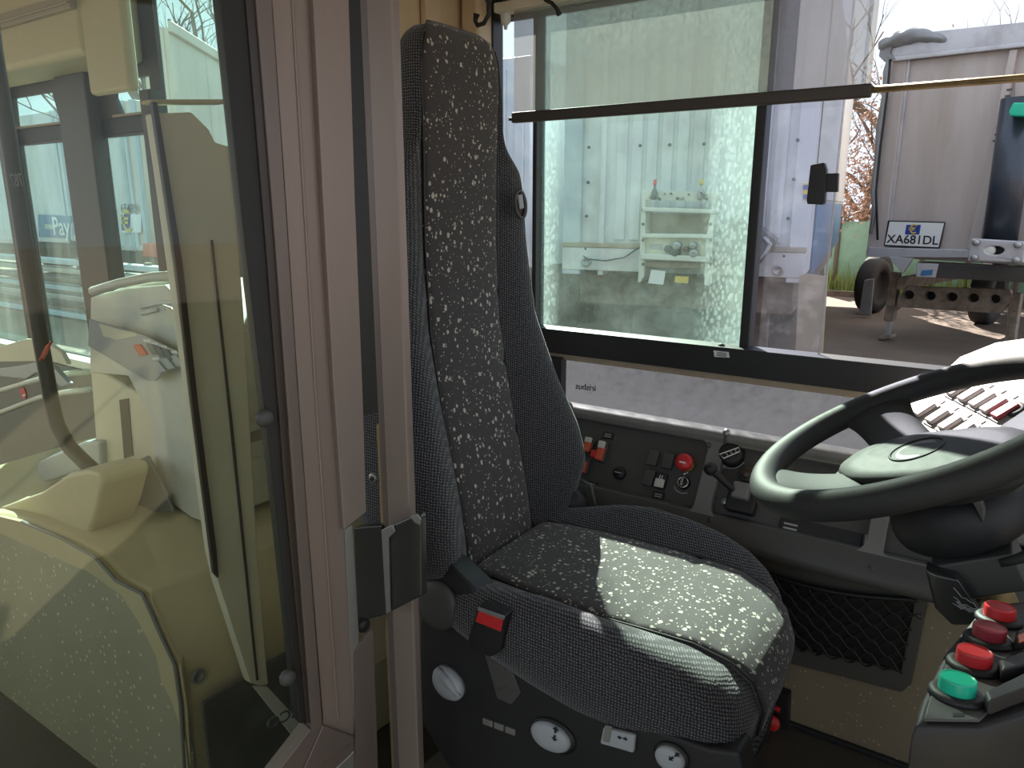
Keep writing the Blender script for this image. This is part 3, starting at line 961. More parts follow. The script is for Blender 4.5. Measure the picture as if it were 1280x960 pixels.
# ================================================================== SIDE CONSOLE
CO = Vector((0, 1.74, -0.56))
CX = Vector((1, 0, 0))
CYD = Vector((0, -0.11, -0.175)).normalized()     # down along the sloping face
CN = Vector((0, -0.847, 0.532)).normalized()      # out of the face, towards the seat
def cf(a, b, off=0.0):
    return CO + CX * a + CYD * b + CN * off
def cpx(p, off=0.0):
    return onpl(p, CO + CN * off, CN)
con = thing('side_console', 'long dark grey switch console under the side window, beside the seat', 'console', (-0.5, 1.70, FZ))
RB = rrect(-0.5, 0.105, 0.2, 0.19, 0.03)
h1 = rrect(-0.80, 0.107, 0.45, 0.195, 0.03)
h2 = rrect(-0.362, 0.108, 0.345, 0.185, 0.035)
h3 = rrect(-0.02, 0.150, 0.27, 0.085, 0.012)
MB().prism([cf(a, b) for a, b in ((-1.3, 0), (0.5, 0), (0.5, 0.235), (-1.3, 0.235))], CN * -0.022, [[cf(*p) for p in h] for h in (h1, h2, h3)]).build('face_frame', 'console_plastic', con, bevel=0.005, seg=3)
tpan = MB().prism([cf(a, b, -0.023) for a, b in ((-1.3, 0), (0.06, 0), (0.06, 0.23), (-1.3, 0.23))], CN * -0.004)
tpan.build('recess_panel', 'dark_plastic', con)
# rounded top ledge and lower lip, closing wall
MB().loft([[Vector((x, y, z)) for y, z in ((1.81, -0.565), (1.80, -0.550), (1.765, -0.543), (1.740, -0.545), (1.730, -0.556), (1.735, -0.575), (1.81, -0.60))] for x in (-1.3, 0.5)]).build('top_ledge', 'console_plastic', con, bevel=0.006, seg=3)
MB().loft([[Vector((x, y, z)) for y, z in ((1.615, -0.752), (1.604, -0.772), (1.608, -0.790), (1.74, -0.83), (1.74, -0.74), (1.64, -0.72))] for x in (-1.3, 0.5)]).build('lower_lip', 'dark_plastic', con, bevel=0.008, seg=3)
for a, b in ((-0.527, 0.205), (-0.17, 0.225), (-0.575, 0.025)):
    s_ = MB().lathe([(0.007, 0), (0.007, 0.003), (0.004, 0.005)], cf(a, b, 0), CN, 14).build('screw', 'dark_plastic', con, smooth=True)
for a in (-0.26, -0.195):
    MB().prism([cf(a, 0.155, -0.0225), cf(a + 0.003, 0.155, -0.0225), cf(a + 0.003, 0.2, -0.0225), cf(a, 0.2, -0.0225)], CN * 0.004).build('divider', 'dull_steel', con)
bk1 = MB().prism([cf(*p, -0.022) for p in ((-0.375, 0.155), (-0.20, 0.155), (-0.20, 0.198), (-0.375, 0.198))], CN * 0.006).build('blank_panel', 'black_plastic', con, bevel=0.002)
for b in (0.168, 0.178):
    MB().prism([cf(*p, -0.016) for p in ((-0.365, b), (-0.335, b), (-0.335, b + 0.004), (-0.365, b + 0.004))], CN * 0.0006).build('print_line', 'grey_print', bk1)
OFFP = -0.021
# rockers in the first recess
for (px, nm, mt, capped) in (((817, 573), 'rocker_switch', 'dark_plastic', 0), ((836, 577), 'rocker_switch', 'dark_plastic', 0), ((812, 598), 'rocker_switch', 'dark_plastic', 0), ((827, 602), 'rocker_switch', 'black_plastic', 1)):
    c = cpx(px, OFFP)
    sw = MB().obox(c + CN * 0.006, CX * 0.0145, CYD * 0.021, CN * 0.006).build(nm, mt, con, bevel=0.003)
    if capped:
        MB().obox(c + CN * 0.013 + CYD * 0.007, CX * 0.0125, CYD * 0.011, CN * 0.003).build('white_cap', 'white_plastic', sw, bevel=0.002)  # plain white cap on the rocker
        for q in (-0.003, 0.003):
            MB().obox(c + CN * 0.0124 - CYD * 0.008 + CX * q, CX * 0.001, CYD * 0.006, CN * 0.0004).build('print_line', 'white', sw)
c = cpx((775, 592), OFFP)
kb = MB().lathe([(0.017, 0), (0.017, 0.008), (0.014, 0.012), (0.002, 0.012)], c, CN, 20).build('push_knob', 'rubber', con, smooth=True)
MB().obox(c + CN * 0.0125, CX * 0.010, CYD * 0.001, CN * 0.0005).build('print_line', 'grey_print', kb)
# labels by the toggles
for px in ((722, 604), (740, 607), (760, 545), (823, 620)):
    c = cpx(px, OFFP)
    lbp = MB().obox(c + CN * 0.001, CX * 0.016, CYD * 0.010, CN * 0.001).build('label_plate', 'black_plastic', con)
    for b in (-0.004, 0.002):
        MB().obox(c + CN * 0.0025 + CYD * b, CX * 0.010, CYD * 0.0014, CN * 0.0004).build('print_line', 'grey_print', lbp)
# three guarded toggles
for px, ln, mt, wh in (((738, 558), 0.040, 'orange_red', 1), ((754, 566), 0.055, 'orange_red', 1), ((732, 583), 0.045, 'orange_red', 0)):
    c = cpx(px, OFFP)
    tg = MB().obox(c + CN * 0.016 + CYD * 0.006, CX * 0.010, CYD * ln * 0.36, CN * 0.008).build('toggle_guard', mt, con, bevel=0.003)
    MB().obox(c + CN * 0.006, CX * 0.013, CYD * ln * 0.5, CN * 0.006).build('guard_base', 'dark_plastic', tg, bevel=0.002)
    if wh:
        MB().obox(c + CN * 0.022 - CYD * ln * 0.30, CX * 0.0095, CYD * ln * 0.18, CN * 0.005).build('guard_tip', 'white_plastic', tg, bevel=0.002)
c = cpx((746, 570), OFFP)
MB().obox(c + CN * 0.022, CX * 0.007, CYD * 0.010, CN * 0.006).build('red_toggle', 'red', con, bevel=0.002)

# emergency stop
c = cpx((860, 582), OFFP)
es = thing('emergency_stop', 'red mushroom stop button with yellow collar on the dark console', 'button', c)
MB().lathe([(0.017, -0.001), (0.017, 0.012), (0.015, 0.022), (0.013, 0.022)], c, CN, 24).build('collar', 'yellow', es, smooth=True)
cap = MB().lathe([(0.012, 0.020), (0.020, 0.024), (0.0225, 0.032), (0.021, 0.040), (0.015, 0.045), (0.001, 0.046)], c, CN, 28).build('button_cap', 'red', es, smooth=True)
MB().obox(c + CN * 0.0455 + CYD * 0.004, CX * 0.008, CYD * 0.002, CN * 0.001).build('arrow_mark', 'white', cap)
# key switch
c = cpx((855, 604), OFFP)
ks = thing('key_switch', 'round silver key switch below the red stop button', 'switch', c)
MB().lathe([(0.017, -0.001), (0.017, 0.005), (0.013, 0.010), (0.006, 0.010)], c, CN, 24).build('lock_ring', 'rubber', ks, smooth=True)
MB().tube([c + CN * 0.010 + CX * 0.013 * math.cos(a) + CYD * 0.013 * math.sin(a) for a in [2 * math.pi * k / 24 for k in range(24)]], 0.0016, 8, True).build('chrome_ring', 'chrome', ks, smooth=True)
MB().obox(c + CN * 0.016, CX * 0.003, CYD * 0.010, CN * 0.006).build('lock_barrel', 'chrome', ks, bevel=0.001)
MB().tube([c + CN * 0.012 - CYD * 0.008, c + CN * 0.016 - CYD * 0.020, c + CN * 0.016 - CYD * 0.026 + CX * 0.008], 0.0018, 8).build('lock_tab', 'chrome', ks, smooth=True)
MB().tube([c + CN * 0.0005 + CX * 0.026 * math.cos(a) + CYD * 0.026 * math.sin(a) for a in [math.radians(55 + 8 * k) for k in range(13)]], 0.0014, 6).build('position_arc', 'grey_print', ks, smooth=True)
# rotary light switch
c = cpx((915, 569), OFFP)
ls = thing('rotary_light_switch', 'large black rotary switch with pale wedge mark, right of the stop button', 'switch', c)
MB().lathe([(0.031, -0.001), (0.031, 0.010), (0.027, 0.022), (0.02, 0.024), (0.001, 0.024)], c, CN, 28).build('dial', 'rubber', ls, smooth=True)
w = []
for (a, b) in ((-0.022, 0.010), (0.020, -0.016), (0.024, -0.006), (-0.010, 0.018)):
    w.append(c + CN * 0.028 + CX * a + CYD * b)
MB().tube(w, 0.0016, 6, True).build('wedge_mark', 'white', ls)
MB().prism([p - CN * 0.004 for p in w], CN * 0.004).build('wedge', 'black_plastic', ls)
for q in (0.3, 0.55, 0.8):
    o = w[0].lerp(w[1], q)
    MB().tube([o, w[3].lerp(w[2], q)], 0.0012, 5).build('wedge_mark', 'grey_print', ls)
MB().tube([c + CX * 0.034 * math.cos(a) + CYD * 0.034 * math.sin(a) + CN * 0.001 for a in [math.radians(20 + 8 * k) for k in range(16)]], 0.0013, 6).build('scale_arc', 'grey_print', ls, smooth=True)
MB().obox(cpx((905, 582), OFFP) + CN * 0.0008, CX * 0.006, CYD * 0.006, CN * 0.0006).build('symbol', 'grey_print', ls)
# small toggle left above it
c = cpx((908, 548), 0.0)
st = thing('small_lever', 'tiny dark lever with round tip at the console edge above the rotary switch', 'lever', c)
MB().tube([c - CYD * 0.012 + CN * 0.008, c + CYD * 0.004 + CN * 0.004, c + CYD * 0.02 - CN * 0.01], 0.006, 10).build('lever_arm', 'dark_plastic', st, smooth=True)
MB().lathe([(0.002, -0.002), (0.009, 0.001), (0.009, 0.006), (0.002, 0.008)], c - CYD * 0.012 + CN * 0.008, CN, 14).build('lever_tip', 'dull_steel', st, smooth=True)
# red-brown round cap behind the parking brake
c = cpx((934, 592), OFFP)
rc = thing('indicator_button', 'dull reddish round button half hidden behind the parking brake lever', 'button', c)
MB().lathe([(0.022, -0.001), (0.022, 0.008), (0.018, 0.014), (0.001, 0.014)], c, CN, 22).build('cap_body', 'dark_plastic', rc, smooth=True)
MB().lathe([(0.017, 0.013), (0.014, 0.017), (0.001, 0.018)], c, CN, 22).build('cap_top', 'brown_rubber', rc, smooth=True)
# parking brake lever
c = cpx((930, 625), OFFP)
pb = thing('parking_brake', 'black ball topped parking brake lever in a boxy housing beside the wheel', 'lever', c)
MB().obox(c + CN * 0.015 + CYD * 0.012, CX * 0.034, CYD * 0.024, CN * 0.016).build('housing', 'rubber', pb, bevel=0.006, seg=3)
MB().obox(c + CN * 0.040 - CYD * 0.012, CX * 0.020, CYD * 0.020, CN * 0.014).build('gate', 'console_plastic', pb, bevel=0.006, seg=3)
tip = onpl((888, 586), c + CN * 0.085, CN)
root = c + CN * 0.035
MB().tube([root, root.lerp(tip, 0.45), root.lerp(tip, 0.8), tip], [0.010, 0.008, 0.009, 0.012], 12).build('handle_stem', 'rubber', pb, smooth=True)
d = (tip - root).normalized()
MB().lathe([(0.006, -0.016), (0.014, -0.010), (0.0165, 0.0), (0.013, 0.011), (0.002, 0.016)], tip, d, 20).build('handle_knob', 'rubber', pb, smooth=True)
c = cpx((906, 627), OFFP)
pl_ = thing('round_button', 'small round black button left of the parking brake housing', 'button', c)
MB().lathe([(0.009, -0.001), (0.009, 0.004), (0.006, 0.006), (0.001, 0.006)], c, CN, 16).build('button_cap', 'dull_steel', pl_, smooth=True)

# net pocket in the cladding below
NQ = Vector((0, 1.738, 0))
nt = thing('net_pocket', 'black net storage pocket in a dark frame below the side console', 'pocket', (-0.25, 1.73, -1.05))
npx = [(940, 700), (1150, 738), (1160, 748), (1136, 848), (1125, 856), (940, 812)]
hpx = [(944, 715), (1143, 752), (1126, 838), (1110, 832), (944, 796)]
pxprism([(905, 672), (1170, 716), (1160, 750), (1140, 852), (1128, 862), (905, 805)], NQ, YN, 0.012, [hpx]).build('pocket_frame', 'dark_plastic', nt, bevel=0.003)
pxprism([(920, 690), (1160, 740), (1130, 850), (920, 805)], NQ + YP * -0.001, YN, 0.001).build('pocket_back', 'black_plastic', nt)
net = MB()
P00, P10, P01, P11 = [ony(*p, 1.716) for p in ((944, 712), (1146, 750), (944, 800), (1128, 842))]
def npt(s, t):
    p = P00.lerp(P10, s).lerp(P01.lerp(P11, s), t)
    return p + Vector((0, -0.006 * math.sin(math.pi * s), -0.016 * math.sin(math.pi * s) * (1 - t)))
nu, nv = 9, 5
for k in range(-nv, nu + 1):
    for dirn in (1, -1):
        path = []
        for i in range(21):
            t = i / 20
            s = (k + (t * nv if dirn > 0 else nv - t * nv)) / nu
            if -0.001 <= s <= 1.001:
                path.append(npt(min(max(s, 0), 1), t) + Vector((0, -0.001 * dirn, 0.004 * math.sin(t * nv * 2 * math.pi))))
        if len(path) > 2:
            net.tube(path, 0.0026, 5)
net.build('net', 'rubber', nt, smooth=True)
MB().tube([npt(i / 16, 0) for i in range(17)], 0.006, 8).build('elastic_edge', 'rubber', nt, smooth=True)
MB().lathe([(0.006, 0), (0.006, 0.003), (0.002, 0.004)], ony(1149, 770, 1.725), YN, 12).build('screw', 'dark_plastic', nt, smooth=True)

# red knob on a bracket by the cushion
rk = thing('pull_switch', 'red round pull switch on a black wall bracket right of the seat cushion', 'knob', ony(965, 915, 1.70))
pxprism([(962, 852), (990, 862), (988, 908), (955, 905), (955, 862)], Vector((0, 1.739, 0)), YN, 0.03).build('bracket', 'rubber', rk, bevel=0.004)
MB().lathe([(0.006, -0.03), (0.012, 0), (0.0185, 0.004), (0.0185, 0.014), (0.015, 0.018), (0.001, 0.018)], ony(966, 902, 1.69), Vector((0.1, -1, 0.2)), 24).build('knob_head', 'red', rk, smooth=True)
MB().obox(ony(968, 884, 1.70), (0.014, 0, -0.003), (0, 0.006, 0), (0, 0, 0.005)).build('knob_tab', 'red', rk, bevel=0.002)
struct(MB().box((-1.3, 1.725, FZ), (1.3, 1.739, FZ + 0.012)).build('baseboard_left', 'black_plastic', bevel=0.002))

# ================================================================== STEERING WHEEL AND COLUMN
WT, WA = 0.476, -0.228
WN = Vector((-math.sin(WT) * math.cos(WA), math.sin(WT) * math.sin(WA), math.cos(WT)))
WC = Vector((-0.094, 1.25, -0.338))
A_ = WN.cross(Vector((0, 1, 0))).normalized()
B_ = WN.cross(A_)
def wp(a, b, n=0.0):
    return WC + A_ * a + B_ * b + WN * n
sw = thing('steering_wheel', 'large black four spoke steering wheel tilted toward the seat', 'steering wheel', wp(0, 0, -0.09))
R_ = 0.2407
MB().tube([wp(R_ * math.cos(t), R_ * math.sin(t)) for t in [2 * math.pi * k / 72 for k in range(72)]], 0.0224, 16, True).build('rim', 'wheel_rubber', sw, smooth=True)
def spoke(ang):
    e = Vector((math.cos(ang), math.sin(ang), 0))
    f = Vector((-e.y, e.x, 0))
    rows = []
    for r, w, h, th in ((0.085, 0.050, -0.060, 0.012), (0.13, 0.050, -0.049, 0.013), (0.18, 0.050, -0.031, 0.013), (0.215, 0.060, -0.012, 0.014), (0.236, 0.082, -0.001, 0.013)):
        row = []
        for (y, z) in ((-1, 0), (-0.8, 0.8), (0, 1), (0.8, 0.8), (1, 0), (0.8, -0.8), (0, -1), (-0.8, -0.8)):
            q = e * r + f * (y * w)
            row.append(wp(q.x, q.y, h + z * th))
        rows.append(row)
    return MB().loft(rows)
for ang in (12, -67, 112, 193):
    spoke(math.radians(ang)).build('spoke', 'wheel_rubber', sw, subsurf=2)
# hub pad, a long rounded hexagon lying between the two pairs of spokes
HA = math.radians(-27.5)
def soft(pts, n=2):
    for _ in range(n):
        q = []
        for i in range(len(pts)):
            a, b = pts[i], pts[(i + 1) % len(pts)]
            q += [(a[0] * .8 + b[0] * .2, a[1] * .8 + b[1] * .2), (a[0] * .2 + b[0] * .8, a[1] * .2 + b[1] * .8)]
        pts = q
    return pts
def hp(p, q, n):
    return wp(p * math.cos(HA) - q * math.sin(HA), p * math.sin(HA) + q * math.cos(HA), n)
hexo = soft([(0.158, -0.042), (0.158, 0.042), (0.085, 0.090), (-0.085, 0.090), (-0.158, 0.042), (-0.158, -0.042), (-0.085, -0.090), (0.085, -0.090)])
def hub_rows(tab):
    return [[hp(p * s, q * s, n) for p, q in hexo] for s, n in tab]
hub = MB().loft(hub_rows(((0.80, -0.092), (0.97, -0.075), (1.0, -0.060), (0.985, -0.050), (0.955, -0.0465), (0.93, -0.0465)))).build('hub_pad', 'wheel_rubber', sw, smooth=False, bevel=0.002)
MB().loft(hub_rows(((0.92, -0.050), (0.925, -0.041), (0.90, -0.036), (0.7, -0.032), (0.4, -0.030), (0.02, -0.0295)))).build('pad_cover', 'wheel_rubber', hub, smooth=True)
MB().tube([hp(0.012 + 0.040 * math.cos(t), 0.040 * math.sin(t), -0.0300) for t in [2 * math.pi * k / 40 for k in range(40)]], 0.0022, 8, True).build('emblem_ring', 'wheel_rubber', hub, smooth=True)
MB().lathe([(0.038, -0.003), (0.038, 0.0008), (0.03, 0.0012), (0.001, 0.0012)], hp(0.012, 0, -0.031), WN, 32).build('emblem_disc', 'dark_plastic', hub, smooth=True)
for sg in (-1, 1):
    MB().tube([hp(0.150, sg * 0.012, -0.047), hp(0.150, sg * 0.05, -0.052), hp(0.146, sg * 0.06, -0.06)], 0.0015, 6).build('pad_groove', 'rubber', hub, smooth=True)

cl = thing('steering_column', 'black steering column shroud below the wheel hub with bare metal shaft', 'column', wp(0.02, 0, -0.5))
rows = []
for n, r, q in ((-0.085, 0.065, 1.0), (-0.105, 0.092, 1.0), (-0.14, 0.098, 1.05), (-0.168, 0.092, 1.05), (-0.182, 0.075, 1.0), (-0.185, 0.03, 1.0)):
    rows.append([wp(-0.01 + r * q * math.cos(t), r * math.sin(t), n) for t in [2 * math.pi * k / 24 for k in range(24)]])
MB().loft(rows).build('shroud', 'black_plastic', cl, subsurf=1)
pxprism([(1212, 622), (1225, 616), (1232, 640), (1229, 655)], wp(0, 0.09, -0.1), -B_, 0.02).build('shroud_fin', 'dark_plastic', cl, bevel=0.003)
MB().lathe([(0.036, 0.0), (0.036, 0.27), (0.03, 0.28)], wp(0.0, 0.01, -0.46), WN, 20).build('shaft', 'brass', cl, smooth=True)
MB().obox(wp(-0.01, 0.03, -0.215), A_ * 0.055, B_ * 0.045, WN * 0.03).build('clamp', 'dark_plastic', cl, bevel=0.004)
brk = pxprism([(1158, 700), (1172, 706), (1198, 712), (1235, 768), (1190, 768), (1170, 748)], wp(0.03, 0.07, -0.3), B_, 0.03).build('bracket', 'steel_dark', cl, bevel=0.004)
for k in range(5):
    u, v = 1166 + 9 * k, 712 + 9 * k
    a0 = onpl((u, v + 4), wp(0.03, 0.07, -0.3) + B_ * 0.002, B_)
    a1 = onpl((u + 24, v + 2), wp(0.03, 0.07, -0.3) + B_ * 0.002, B_)
    MB().tube([a0, a1], 0.002, 6).build('bracket_rib', 'rubber', brk)
stl = MB().tube([onpl(p, WC - WN * 0.2 + B_ * 0.11, B_) for p in ((1250, 704), (1268, 700), (1300, 690))], [0.006, 0.007, 0.010], 10)
stl.build('stalk', 'wheel_rubber', cl, smooth=True)
wi = thing('loose_wires', 'loose bundle of thin pale wires hanging under the steering column', 'wires', onz(1230, 752, -0.60))
for k in range(7):
    r_ = random.Random(k)
    u0, v0 = 1190 + r_.random() * 8, 732 + r_.random() * 26
    pts = []
    for i in range(9):
        t = i / 8
        u = lerp(u0, 1232 + r_.random() * 2, t)
        v = lerp(v0, 762, t) + 7 * math.sin(t * math.pi) * (r_.random() + 0.3)
        pts.append(onpl((u, v), wp(0.0, 0.1, -0.32), B_))
    MB().tube(pts, 0.0007, 5).build('wire', 'grey_plastic', wi, smooth=True)
MB().lathe([(0.004, -0.012), (0.007, -0.008), (0.007, 0.010), (0.003, 0.013)], onpl((1232, 763), wp(0, 0.1, -0.32), B_), Vector((0.2, 0, 1)), 10).build('connector', 'white_plastic', wi, smooth=True)

# ================================================================== SWITCH WING OF THE DASH
PN = Vector((-0.45, -0.38, 0.81)).normalized()
PQ = ony(1200, 520, 1.56)
dw = thing('dash_wing', 'sunlit pale dashboard wing with rows of rocker switches behind the wheel', 'dashboard', (PQ.x, PQ.y + 0.1, FZ))
pxprism([(1100, 522), (1122, 504), (1165, 478), (1200, 446), (1245, 428), (1300, 420), (1420, 425), (1420, 480), (1300, 530), (1225, 566), (1200, 568), (1150, 546)], PQ, -PN, 0.10).build('wing_body', 'pod_plastic', dw, bevel=0.014, seg=4)
def pw(p, off=0.0):
    return onpl(p, PQ + PN * off, PN)
def wing_switch(p, w, h, lab, mat='pod_plastic'):
    c = pw(p)
    ex = (pw((p[0] + 12, p[1] + 6.5)) - c).normalized()
    ey = PN.cross(ex)
    s = MB().obox(c + PN * 0.004, ex * w, ey * h, PN * 0.006).build('rocker_switch', mat, dw, bevel=0.003)
    MB().obox(c + PN * 0.0015, ex * (w + 0.003), ey * (h + 0.004), PN * 0.0015).build('switch_frame', 'console_plastic', s)
    m = c + ey * (h + 0.014)
    MB().obox(m + PN * 0.0008, ex * w * 0.7, ey * 0.005, PN * 0.0008).build('symbol_plate', 'grey_print', s)
for k in range(4):
    wing_switch((1157 + 16 * k, 514 + 8.6 * k), 0.011, 0.020, 1)
for k in range(5):
    wing_switch((1200 + 14.5 * k, 488 + 7 * k), 0.011, 0.022, 1, 'pod_plastic' if k < 4 else 'dark_red')
for p in ((1137, 530), (1160, 546)):
    c = pw(p)
    ex = (pw((p[0] + 12, p[1] + 6.5)) - c).normalized()
    ey = PN.cross(ex)
    MB().obox(c + PN * 0.001, ex * 0.017, ey * 0.010, PN * 0.001).build('blank_cover', 'grey_plastic', dw, bevel=0.001)
c = pw((1269, 513))
MB().lathe([(0.018, -0.001), (0.018, 0.004), (0.014, 0.006), (0.001, 0.0055)], c, PN, 20).build('round_socket', 'rubber', dw, smooth=True)
scn = pxprism([(1212, 563), (1285, 524), (1420, 460), (1420, 640), (1290, 640), (1228, 590)], PQ + PN * 0.004, -PN, 0.03)
scn.build('instrument_window', 'rubber', dw, bevel=0.006)

# ================================================================== BUTTON CONSOLE AT THE FRONT
KN = Vector((-0.02, 0.12, 0.99)).normalized()
KQ = onz(1195, 868, -0.47)
bc = thing('button_console', 'black console with three red and one green button near the wheel', 'console', (KQ.x + 0.08, KQ.y + 0.05, FZ))
def kb_(p, off=0.0):
    return onpl(p, KQ + KN * off, KN)
outl = [(1141, 906), (1148, 878), (1180, 814), (1220, 766), (1258, 750), (1360, 738), (1380, 870), (1300, 890), (1223, 911)]
b0 = [kb_(p) for p in outl]
ctr = sum(b0, Vector()) / len(b0)
rows = []
for s, d_ in ((0.90, 0.0), (0.97, -0.003), (1.0, -0.014), (1.0, -0.035), (0.95, -0.09), (0.88, -0.20), (0.86, -0.72)):
    rows.append([ctr + (p - ctr) * s + KN * d_ for p in b0])
MB().loft(rows[::-1]).build('console_body', 'black_plastic', bc, bevel=0.004)
pxprism([(1154, 903), (1162, 874), (1188, 822), (1226, 774), (1262, 758), (1320, 752), (1330, 800), (1224, 904)], KQ + KN * 0.0, KN, 0.003).build('face_plate', 'dark_plastic', bc, bevel=0.002)
for p, r, mt, nm in (((1248, 776), 0.0170, 'red', 'bright red round button at the far end of the black console'), ((1235, 802), 0.0170, 'dark_red', 'dull dark red round button second from the far end of the console'),
                     ((1216, 834), 0.0170, 'red', 'red round button next to the green one on the console'), ((1195, 870), 0.0165, 'green', 'green round button at the near end of the console')):
    c = kb_(p, 0.003)
    bt = thing('push_button', nm, 'button', c, 'round push buttons on the console')
    MB().lathe([(r * 1.50, -0.001), (r * 1.50, 0.003), (r * 1.35, 0.006), (r * 1.05, 0.006)], c, KN, 28).build('bezel', 'black_plastic', bt, smooth=True)
    cp_ = MB().lathe([(r, 0.004), (r, 0.016), (r * 0.97, 0.019), (r * 0.90, 0.020), (r * 0.86, 0.0185), (0.001, 0.0185)], c, KN, 32).build('button_cap', mt, bt, smooth=False, bevel=0.0008)
for (px) in ([(1228, 884), (1300, 848), (1310, 866), (1233, 896)], [(1246, 842), (1310, 818), (1316, 838), (1250, 855)], [(1266, 805), (1330, 784), (1336, 797), (1266, 815)]):
    pxprism(px, KQ + KN * 0.003, KN, 0.016).build('rocker', 'black_plastic', bc, bevel=0.004, seg=3)
pxprism([(1271, 796), (1300, 784), (1302, 794), (1273, 805)], KQ + KN * 0.019, KN, 0.002).build('red_marker', 'orange_red', bc, bevel=0.001)
pxprism([(1192, 892), (1206, 892), (1205, 896), (1191, 896)], KQ + KN * 0.003, KN, 0.0006).build('slot', 'rubber', bc)

# ================================================================== BEHIND THE CABIN DOOR: WHEEL BOX AND FITTINGS
WB = 0.90
wbx = thing('wheel_box', 'cream moulded wheel housing with speckled round side seen through the door', 'wheel housing', (-2.3, 1.4, AZ))
# cream band following the arch, its stepped upper line rising to the rear
ridge = [ony(*p, WB) for p in ((234, 985), (230, 920), (227, 877), (220, 830), (204, 796), (189, 762), (180, 742), (147, 725), (120, 695), (78, 672), (30, 652), (0, 645), (-60, 640))]
ridge = [Vector((ridge[0].x, WB, AZ))] + ridge + [Vector((-3.2, WB, -0.99)), Vector((-3.3, WB, AZ))]
inner = [ony(*p, WB) for p in ((238, 985), (233, 927), (217, 877), (203, 850), (197, 820), (177, 780), (153, 743), (110, 713), (67, 695), (40, 683), (0, 665), (-60, 655))]
inner[0].z = AZ
MB().prism([p + Vector((0, -0.004, 0)) for p in ridge[1:13]] + [p + Vector((0, -0.004, 0)) for p in inner[::-1]], (0, 0.012, 0)).build('arch_band', 'cream', wbx)
MB().prism(inner + [Vector((-3.3, WB, inner[-1].z)), Vector((-3.3, WB, AZ))], (0, 0.015, 0)).build('side_panel', 'arch_vinyl', wbx)
rows = []
for y, dx, dz in ((WB + 0.002, 0.02, -0.016), (WB + 0.02, 0, 0), (1.10, 0.01, 0.0), (1.45, 0.10, 0.02), (1.845, 0.14, 0.02)):
    rows.append([Vector((p.x + (dx if i < 8 else 0), y, p.z + (dz if 0 < i < len(ridge) - 1 else 0))) for i, p in enumerate(ridge)])
MB().loft(rows).build('top_moulding', 'cream', wbx, bevel=0.014, seg=3)
MB().tube([p + Vector((0.004, -0.006, 0.003)) for p in ridge[1:12]], 0.005, 8).build('edge_groove', 'console_plastic', wbx, smooth=True)
MB().prism([ony(*p, 0.96) for p in ((-30, 640), (0, 634), (50, 616), (84, 592), (104, 588), (124, 592), (128, 604), (120, 640), (108, 672), (70, 690), (-30, 690))], (0, 0.14, 0)).build('moulded_hump', 'cream', wbx, bevel=0.03, seg=4)
c = onx(247, 845, -1.625)
MB().lathe([(0.020, 0), (0.020, 0.004), (0.013, 0.007), (0.013, 0.003), (0.001, 0.002)], c, Vector((1, 0, 0)), 22).build('screw_cap', 'console_plastic', wbx, smooth=True)
MB().prism([Vector((-1.60, y, z)) for y, z in ((WB + 0.03, AZ), (1.10, AZ), (1.845, AZ), (1.845, -1.25), (1.10, -1.25), (WB + 0.03, -1.25))], (0.012, 0, 0)).build('kick_panel', 'dark_plastic', wbx, bevel=0.004)

# bracket box and dashboard reflection built as a solid cabinet on the wheel box
PY = 1.185
cb = thing('dash_reflection_cabinet', 'pale cabinet built in place of the dashboard reflection in the cabin door glass', 'cabinet', ony(200, 640, PY))
bd = pxprism([(113, 372), (130, 366), (160, 360), (205, 356), (262, 420), (268, 480), (262, 655), (236, 645), (205, 622), (196, 596), (186, 520), (160, 470), (112, 466)], Vector((0, PY, 0)), YP, 0.30).build('cabinet_shell', 'white_plastic', cb, bevel=0.03, seg=4)
pxprism([(112, 455), (186, 500), (200, 600), (196, 596), (160, 604), (128, 606), (120, 560)], Vector((0, PY + 0.03, 0)), YP, 0.22).build('cabinet_leg', 'cream_board', cb, bevel=0.012, seg=3)
MB().prism([ony(*p, PY + 0.027) for p in ((149, 500), (160, 498), (166, 570), (155, 573))], (0, 0.004, 0)).build('dark_slot', 'rubber', cb)
# reflected dash switches, modelled as a panel on the cabinet
SQ = Vector((0, PY - 0.002, 0))
SNn = Vector((0.02, -1, 0)).normalized()
sp_ = pxprism([(113, 398), (132, 404), (180, 418), (225, 440), (228, 452), (212, 458), (197, 476), (186, 476), (112, 432)], SQ, SNn, 0.006).build('reflected_switch_panel', 'grey_print', cb, bevel=0.004)
pxprism([(168, 431), (177, 430), (186, 443), (176, 445)], SQ + SNn * 0.006, SNn, 0.006).build('red_rocker', 'orange_red', sp_, bevel=0.002)
for k in range(3):
    u, v = 184 + 10 * k, 429 + 3.5 * k
    pxprism([(u, v), (u + 8, v + 1), (u + 16, v + 14), (u + 8, v + 14)], SQ + SNn * 0.006, SNn, 0.006).build('rocker_switch', 'console_plastic', sp_, bevel=0.002)
    pxprism([(u - 5, v - 5), (u + 4, v - 4), (u + 5, v - 1), (u - 4, v - 2)], SQ + SNn * 0.006, SNn, 0.001).build('symbol_plate', 'white', sp_)
for k in range(3):
    u, v = 192 + 11 * k, 452 - 4 * k
    pxprism([(u, v), (u + 8, v - 1), (u + 18, v + 12), (u + 9, v + 14)], SQ + SNn * 0.006, SNn, 0.006).build('rocker_switch', 'grey_plastic', sp_, bevel=0.002)
    pxprism([(u - 2, v - 5), (u + 7, v - 6), (u + 8, v - 3), (u - 1, v - 2)], SQ + SNn * 0.006, SNn, 0.001).build('symbol_plate', 'white', sp_)
MB().lathe([(0.024, 0), (0.024, 0.004), (0.016, 0.006), (0.001, 0.003)], ony(155, 434, PY - 0.008), SNn, 20).build('round_socket', 'dark_plastic', sp_, smooth=True)
